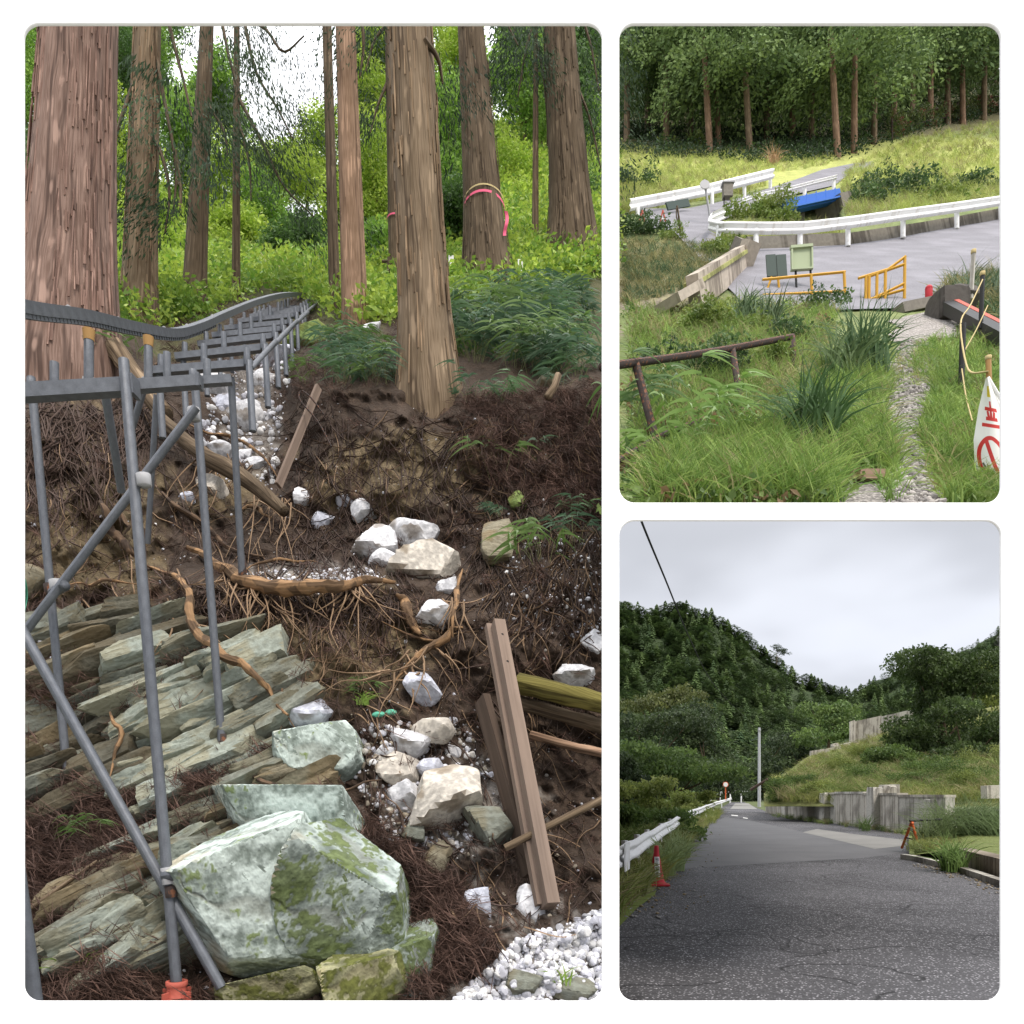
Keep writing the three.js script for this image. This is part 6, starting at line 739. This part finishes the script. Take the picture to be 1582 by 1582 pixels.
  // pole, cable, mirror, pipe
  const pole = thing('utility_pole', 'grey utility pole beside the far end of the road', 'pole'); mesh('shaft', tube([at(1173, 1247, 90), at(1173, 1124, 90)], [0.19, 0.14], 10, 2), M.pole, pole); mesh('band', tube([at(1173, 1130, 90), at(1173, 1127, 90)], 0.17, 10, 1), M.grey, pole); mesh('loop_wire', tube([at(1173, 1128, 90), at(1169, 1140, 90), at(1160, 1144, 90)], 0.03, 4, 4), M.cable, pole);
  one('overhead_cable', tube([at(952, 700, 7), at(990, 803, 9), at(1027, 893, 12), at(1065, 985, 18), at(1105, 1060, 32), at(1172, 1127, 90)], 0.014, 5, 10), M.cable, 'single overhead cable slanting down across the cloudy sky', 'cable');
  const ms = thing('road_mirror', 'small round mirror sign on a post at the far bend', 'sign'); mesh('post', tube([at(1121, 1236, 95), at(1121, 1212, 95)], 0.07, 6, 1), M.orange, ms); const dsc = new THREE.CylinderGeometry(0.34, 0.34, 0.1, 18); dsc.rotateX(Math.PI / 2); dsc.translate(...at(1121, 1212, 94.8).toArray()); mesh('rim', dsc, M.orange, ms); const d2 = new THREE.CylinderGeometry(0.27, 0.27, 0.04, 18); d2.rotateX(Math.PI / 2); d2.translate(...at(1121, 1212, 94.7).toArray()); mesh('mirror', d2, M.signWhite, ms);
  one('rusty_pipe', tube([at(1160, 1220, 88), at(1186, 1204, 86)], 0.16, 8, 1), M.rust, 'rusty pipe slanting at the foot of the hillside behind the pole', 'pipe');
}
// hillside and mountains
const dH = table([1180, 1300, 1400, 1700], [[1245, 44, 40, 36, 32], [1200, 52, 50, 46, 40], [1150, 72, 70, 62, 52], [1100, 84, 84, 80, 66], [1040, 90]]), hTop = table([1180, 1200, 1260, 1320, 1405, 1480, 1548, 1700], [[1, 1226, 1198, 1166, 1148, 1116, 1104, 1090, 1060], [0, 1226, 1198, 1166, 1148, 1116, 1104, 1090, 1060]]);
const ridgeA = table([850, 958, 985, 1005, 1045, 1090, 1140, 1190, 1240, 1290, 1340, 1400, 1480, 1700], [[1, 905, 938, 952, 958, 945, 958, 985, 1022, 1058, 1076, 1074, 1100, 1140, 1200], [0, 905, 938, 952, 958, 945, 958, 985, 1022, 1058, 1076, 1074, 1100, 1140, 1200]]), ridgeB = table([1200, 1310, 1360, 1420, 1470, 1500, 1530, 1560, 1750], [[1, 1120, 1078, 1050, 1022, 1012, 1002, 985, 965, 900], [0, 1120, 1078, 1050, 1022, 1012, 1002, 985, 965, 900]]);
const dA = (x, y) => { const t = clamp((1245 - y) / (1245 - ridgeA(x, 0.5))); return lerp(170, 560, Math.pow(t, 0.8)) * (1 + 0.10 * (fbm(x * 0.012, y * 0.012, 0, 3, 611) - 0.5)); }, dB = (x, y) => lerp(420, 720, clamp((1180 - y) / (1180 - ridgeB(x, 0.5))));
{
  struct('mountain', sheet(90, 50, (u, v) => { const x = lerp(850, 1700, u), y = lerp(1250, ridgeA(x, 0.5), v), p = at(x, y, dA(x, y)); return { p, c: [0.05, 0.075, 0.03] }; }), M.turf, 'wooded mountain on the left of the valley');
  struct('mountain', sheet(60, 30, (u, v) => { const x = lerp(1200, 1750, u), y = lerp(1190, ridgeB(x, 0.5), v), p = at(x, y, dB(x, y)); return { p, c: [0.06, 0.09, 0.04] }; }), M.turf, 'wooded mountain far right');
  struct('hillside_terrain', sheet(110, 60, (u, v) => { const x = lerp(1180, 1700, u), y = lerp(1246, hTop(x, 0.5), v), d = dH(x, y) * (1 + 0.02 * fbm(x * 0.06, y * 0.06, 0, 3, 621)), n = fbm(x * 0.05, y * 0.08, 0, 4, 625); return { p: at(x, y, d), c: mix3([0.16, 0.19, 0.07], [0.32, 0.32, 0.13], n) }; }), M.turf, 'overgrown grassy hillside on the right');
  one('cliff', setRock(1556, 1012, 690, 40, 60, 20, 0.3, 88, { cuts: 16, detail: 7, rough: 0.1 }), variant(M.rock, 0.16, 0.16, 0.16), 'bare grey cliff high on the right edge', 'cliff');
  // trees on the mountains
  const conifer = (seed, round) => { const r = mulberry(seed), L = []; for (let i = 0; i < 190; i++) { const t = Math.pow(r(), 0.7), y = lerp(0.08, 1, t), R = round ? 0.30 * Math.sqrt(Math.max(0.02, 1 - Math.pow(2 * t - 0.9, 2))) : 0.26 * Math.pow(1 - t, 0.75) + 0.01, a = r() * 6.283, q = R * (0.55 + 0.5 * r()), c = V(Math.cos(a) * q, y, Math.sin(a) * q), al = V(Math.cos(a), -0.7 + (round ? 0.5 : 0), Math.sin(a)).normalize(), ac = V(-Math.sin(a), 0.3 * (r() - 0.5), Math.cos(a)).normalize(), s = 0.055 * (1.2 - 0.6 * t) * (0.7 + 0.6 * r()); L.push([c, al.multiplyScalar(s), ac.multiplyScalar(s * 0.9), V(0, s * 0.2, 0)]); } return quads(L); };
  const protos = [conifer(1), conifer(2, true), conifer(3, true), conifer(4, true)], mats = [[0.055, 0.10, 0.04], [0.075, 0.125, 0.045], [0.095, 0.15, 0.05], [0.12, 0.18, 0.055]].map((c) => { const m = M.needle.clone(); m.color = lin(...c); return m; });
  const spots = []; scatter(1500, [[940, 1240], [940, 925], [1005, 945], [1045, 930], [1140, 970], [1240, 1045], [1340, 1062], [1420, 1090], [1420, 1180], [1300, 1240], [1150, 1240]], 631, (x, y, r) => { if (y > ridgeA(x, 0.5) - 1) spots.push([x, y, dA(x, y) * 0.995, 8.5 + 6 * r(), r(), 'A']); });
  for (let i = 0; i < 130; i++) { const x = lerp(940, 1420, hash2(i, 1, 9)), y = ridgeA(x, 0.5) + 2 + 4 * hash2(i, 2, 9); spots.push([x, y, dA(x, y), 9 + 7 * hash2(i, 3, 9), hash2(i, 4, 9), 'A']); }
  scatter(700, [[1290, 1090], [1360, 1052], [1470, 1012], [1560, 965], [1600, 1000], [1600, 1150], [1300, 1150]], 632, (x, y, r) => { if (y > ridgeB(x, 0.5)) spots.push([x, y, dB(x, y) * 0.995, 8 + 6 * r(), r(), 'B']); });
  spots.sort((a, b) => b[3] / b[2] - a[3] / a[2]);
  const many = [[], [], [], []], tint = [[], [], [], []];
  spots.forEach(([x, y, d, h, q, m], i) => {
    const k = Math.floor(q * 3.999), p = at(x, y, d), M0 = M4(p.add(V(0, -0.1 * h, 0)), 0, q * 40, 0, [h * (k > 0 ? 1.25 : 1), h * (k > 0 ? 0.72 : 0.9), h * (k > 0 ? 1.25 : 1)]);
    if (i < 300) { const o = one('mountain_conifer', protos[k], mats[Math.floor(hash2(i, 6, 2) * 3.999)], 'dark green tree in the unbroken forest on the valley mountain', 'tree', 'forest trees on the mountain'); M0.decompose(o.position, o.quaternion, o.scale); } else { many[k].push(M0); tint[k].push(green(mulberry(i), [0.055, 0.095, 0.036], [0.13, 0.19, 0.058])); }
  });
  many.forEach((m, i) => tag(copies('mountain_forest', protos[i], M.needle, m, tint[i]), 'forest covering the mountains', 'forest'));
  // lone pine on the skyline
  const px = at(1203, 1012, 540), B = []; for (let i = 0; i < 4; i++) B.push([px.x + i * 2.2 - 2, px.y + 6 - i * 1.6, px.z, 3.4, 1.2, 3]); leafTree('ridge_pine', 'lone flat-topped pine standing out on the left ridge', 'tree', null, at(1200, 1026, 540), 10, B, 60, 1.6, [[0.03, 0.05, 0.025], [0.06, 0.09, 0.035]], 77, clumpB, M.barkDark, 0.3);

  // broadleaf trees beside the road
  const tr = (x, y, w, h, d, n, cs, pal, lb, name = 'roadside_tree', cl = clumpB) => { const c = at(x, y, d), k = d / F, r = mulberry(x * 3 + y), B = []; for (let j = 0; j < 9; j++) B.push([c.x + (r() - 0.5) * w * k * 0.95, c.y + (r() - 0.5) * h * k * 0.85, c.z + (r() - 0.5) * w * k * 0.5, w * k * (0.20 + 0.10 * r()), h * k * (0.13 + 0.08 * r()), w * k * 0.25]); const b = at(x, y + h * 0.55, d); if (b.y > 0 && d < 100 && x < 1180) b.y = 0; leafTree(name, lb, 'tree', 'trees beside the valley road', b, Math.max(0.6, c.y - b.y), B, n, cs, pal, x + y, cl, M.barkDark, Math.min(0.3, w * k * 0.03)); };
  const D1 = [[0.028, 0.05, 0.02], [0.075, 0.11, 0.035]], D2 = [[0.08, 0.14, 0.035], [0.18, 0.26, 0.065]], D3 = [[0.17, 0.23, 0.05], [0.36, 0.40, 0.12]];
  tr(1010, 1090, 130, 70, 150, 300, 1.6, D3.map((c) => c.map((v) => v * 0.42)), 'wide olive-green tree above the dark ones at the left'); tr(1000, 1150, 130, 110, 115, 420, 1.3, D1, 'dark broad tree at the left behind the lighter shrubs'); tr(1090, 1150, 110, 130, 130, 420, 1.4, D1, 'dark tree in the middle left behind the road bend'); tr(1040, 1190, 150, 80, 62, 460, 0.75, D2, 'light green spreading tree beyond the guardrail'); tr(965, 1200, 60, 110, 58, 220, 0.7, D1, 'dark tree at the left edge beyond the guardrail'); tr(1110, 1205, 70, 50, 100, 150, 1.0, D1, 'low dark tree behind the round mirror'); tr(1160, 1190, 90, 90, 150, 300, 1.5, D1, 'dark tree behind the utility pole'); tr(1235, 1165, 100, 80, 160, 300, 1.6, D1, 'dark tree above the left end of the hillside'); tr(1280, 1120, 90, 60, 150, 240, 1.5, D2, 'green tree left of the high wall');
  tr(1460, 1088, 136, 180, 56, 1000, 0.64, [[0.045, 0.08, 0.02], [0.11, 0.165, 0.045]], 'big rounded tree on the grassy hillside at the right', 'hillside_tree'); tr(1490, 1140, 125, 110, 52, 560, 0.6, [[0.045, 0.08, 0.02], [0.11, 0.165, 0.045]], 'lower right half of the hillside thicket beside the big tree', 'hillside_tree'); tr(1440, 1020, 40, 40, 57, 90, 0.5, D2, 'top shoot of the big hillside tree', 'hillside_tree'); tr(1545, 1100, 60, 150, 60, 300, 0.7, D3, 'lighter tree at the right edge beside the big one', 'hillside_tree'); tr(1375, 1170, 60, 46, 50, 160, 0.5, D2, 'round green bush below the high wall', 'hillside_shrub'); tr(1420, 1190, 60, 36, 46, 120, 0.45, D2, 'green bush under the big hillside tree', 'hillside_shrub'); tr(1250, 1195, 30, 20, 58, 40, 0.5, D3, 'small light bush on the rubble wall', 'hillside_shrub');
  tr(990, 1235, 80, 60, 32, 240, 0.4, D3, 'yellow-green shrub beyond the near guardrail', 'roadside_shrub'); tr(1010, 1275, 100, 36, 26, 200, 0.34, D2, 'low green shrub behind the near guardrail', 'roadside_shrub'); tr(965, 1275, 50, 50, 22, 160, 0.32, D2, 'dark green shrub at the left edge behind the guardrail', 'roadside_shrub'); tr(1060, 1240, 50, 34, 48, 110, 0.45, D3, 'dry yellowish shrub along the guardrail bend', 'roadside_shrub'); tr(1085, 1238, 30, 24, 62, 60, 0.5, D3, 'small shrub left of the far guardrail', 'roadside_shrub');
  [[1230, 1215, 34, 14], [1290, 1190, 44, 20], [1325, 1205, 50, 22], [1340, 1170, 40, 20], [1480, 1205, 60, 26], [1530, 1180, 50, 30], [1400, 1212, 44, 18], [1275, 1222, 40, 12], [1210, 1222, 26, 14], [1520, 1215, 60, 24]].forEach(([x, y, w, h], i) => tr(x, y, w * 1.15, h * 1.7, dH(x, y) - 1.6, 150, 0.42, i % 2 ? D3 : D2, `${i % 2 ? 'yellow-green' : 'green'} low shrub on the hillside, ${['above the left end of the long wall', 'under the stepped wall', 'above the buttressed middle of the long wall', 'right below the high wall', 'under the right part of the thicket', 'beside the right edge in mid slope', 'just above the block on the wall', 'on top of the wall bays left of the middle', 'lowest at the left foot of the slope', 'above the tall grass at the right'][i]}`, 'hillside_shrub', clumpTiny));
  // grasses
  const gA = tuft(16, 1, 0.6, 0.022, 11, 3), gB = tuft(16, 1, 0.9, 0.02, 12, 3), pal = { green: [[0.13, 0.20, 0.05], [0.30, 0.37, 0.12]], lime: [[0.18, 0.24, 0.06], [0.38, 0.39, 0.13]], dry: [[0.28, 0.25, 0.12], [0.42, 0.36, 0.2]] };
  const sow = (n, poly, seed, h, pt, p, label, dry) => { const ms = [[], []], cs = [[], []]; scatter(n, poly, seed, (x, y, r, k) => { ms[k % 2].push(M4(pt(x, y), 0, r() * 6.28, 0, h * (0.5 + 0.8 * r()))); cs[k % 2].push(r() < dry ? green(r, ...pal.dry) : green(r, ...pal[p])); }); ms.forEach((m, i) => tag(copies('grass', i ? gA : gB, M.grassBlade, m, cs[i]), label, 'grass')); };
  sow(3000, [[1190, 1240], [1200, 1202], [1260, 1170], [1405, 1122], [1480, 1110], [1560, 1095], [1640, 1085], [1640, 1240]], 641, 0.75, (x, y) => at(x, y, dH(x, y) * 1.0), 'lime', 'rough grass on the right hillside', 0.2);
  sow(700, [[1190, 1235], [1260, 1180], [1330, 1160], [1390, 1140], [1400, 1230]], 651, 0.9, (x, y) => at(x, y, dH(x, y) * 0.99), 'green', 'darker weeds on the left half of the hillside', 0.25);
  sow(600, [[1400, 1225], [1420, 1190], [1560, 1150], [1640, 1150], [1640, 1235]], 652, 1.0, (x, y) => at(x, y, dH(x, y) * 0.99), 'green', 'darker weeds on the right half of the hillside', 0.3);
  sow(900, [[960, 1345], [1000, 1318], [1040, 1290], [1080, 1262], [1100, 1252], [1075, 1290], [1048, 1322], [1010, 1362], [975, 1385], [940, 1420]], 642, 0.55, (x, y) => G(x, y, 0), 'lime', 'grass growing through the guardrail', 0.2);
  sow(900, [[940, 1330], [960, 1290], [1040, 1262], [1095, 1242], [1100, 1250], [1060, 1275], [1000, 1318]], 643, 0.9, (x, y) => G(x, Math.max(y, 1243), 0), 'green', 'weeds behind the guardrail', 0.2);
  sow(420, [[1410, 1330], [1415, 1300], [1480, 1300], [1640, 1315], [1640, 1370], [1520, 1335]], 644, 0.34, (x, y) => G(x, y, 0.22), 'lime', 'low grass on the raised corner', 0.15);
  sow(120, [[1190, 1262], [1400, 1291], [1400, 1288], [1190, 1259]], 645, 0.4, (x, y) => G(x, y, 0), 'green', 'weeds at the foot of the long wall', 0.2);
  sow(60, [[1085, 1283], [1100, 1268], [1112, 1252], [1108, 1262]], 646, 0.7, (x, y) => G(x, y, 0), 'lime', 'bright weeds at the guardrail posts', 0.1);
  const big = (x, y, s, n, c, lb, h0 = 0.1) => { const t = thing('tall_grass_clump', lb, 'grass', null, G(x, y, h0)); t.userData.kind = 'thing'; const m = M.grassBlade.clone(); m.color = lin(...c); mesh('blades', tuft(n, s, s * 0.6, 0.014, x, 5, 0.8), m, t); };
  big(1440, 1318, 1.5, 170, [0.16, 0.21, 0.09], 'tall grass clump just right of the orange barrier'); big(1475, 1316, 1.9, 200, [0.15, 0.21, 0.08], 'tallest grass clump right of the road'); big(1515, 1318, 1.9, 190, [0.14, 0.20, 0.08], 'tall grass clump second from the right edge'); big(1555, 1322, 1.8, 170, [0.13, 0.19, 0.07], 'tall grass clump at the right edge'); big(1472, 1348, 0.95, 140, [0.15, 0.24, 0.06], 'bright grass clump hanging over the kerb', 0.02); big(1425, 1328, 0.6, 90, [0.18, 0.22, 0.08], 'short grass clump at the foot of the orange barrier', 0.02); big(1336, 1284, 0.9, 50, [0.12, 0.19, 0.06], 'weed clump against the long wall', 0); big(1040, 1345, 1.0, 130, [0.28, 0.35, 0.16], 'tall grass clump right of the traffic cone', 0); big(1028, 1352, 0.8, 110, [0.26, 0.33, 0.13], 'grass clump directly behind the traffic cone', 0); big(1052, 1325, 0.9, 90, [0.27, 0.34, 0.14], 'grass clump farther along the guardrail', 0); big(990, 1380, 0.6, 70, [0.33, 0.33, 0.16], 'dry grass left of the traffic cone', 0); big(1100, 1268, 1.0, 50, [0.2, 0.27, 0.06], 'bright weed clump on the road side of the far guardrail', 0); big(960, 1265, 1.3, 90, [0.2, 0.24, 0.1], 'pale tall grass at the left edge beyond the guardrail', 0);
}

scene.traverse((o) => { if (o.isMesh) { o.castShadow = true; o.receiveShadow = true; } });
renderer.render(scene, camera);
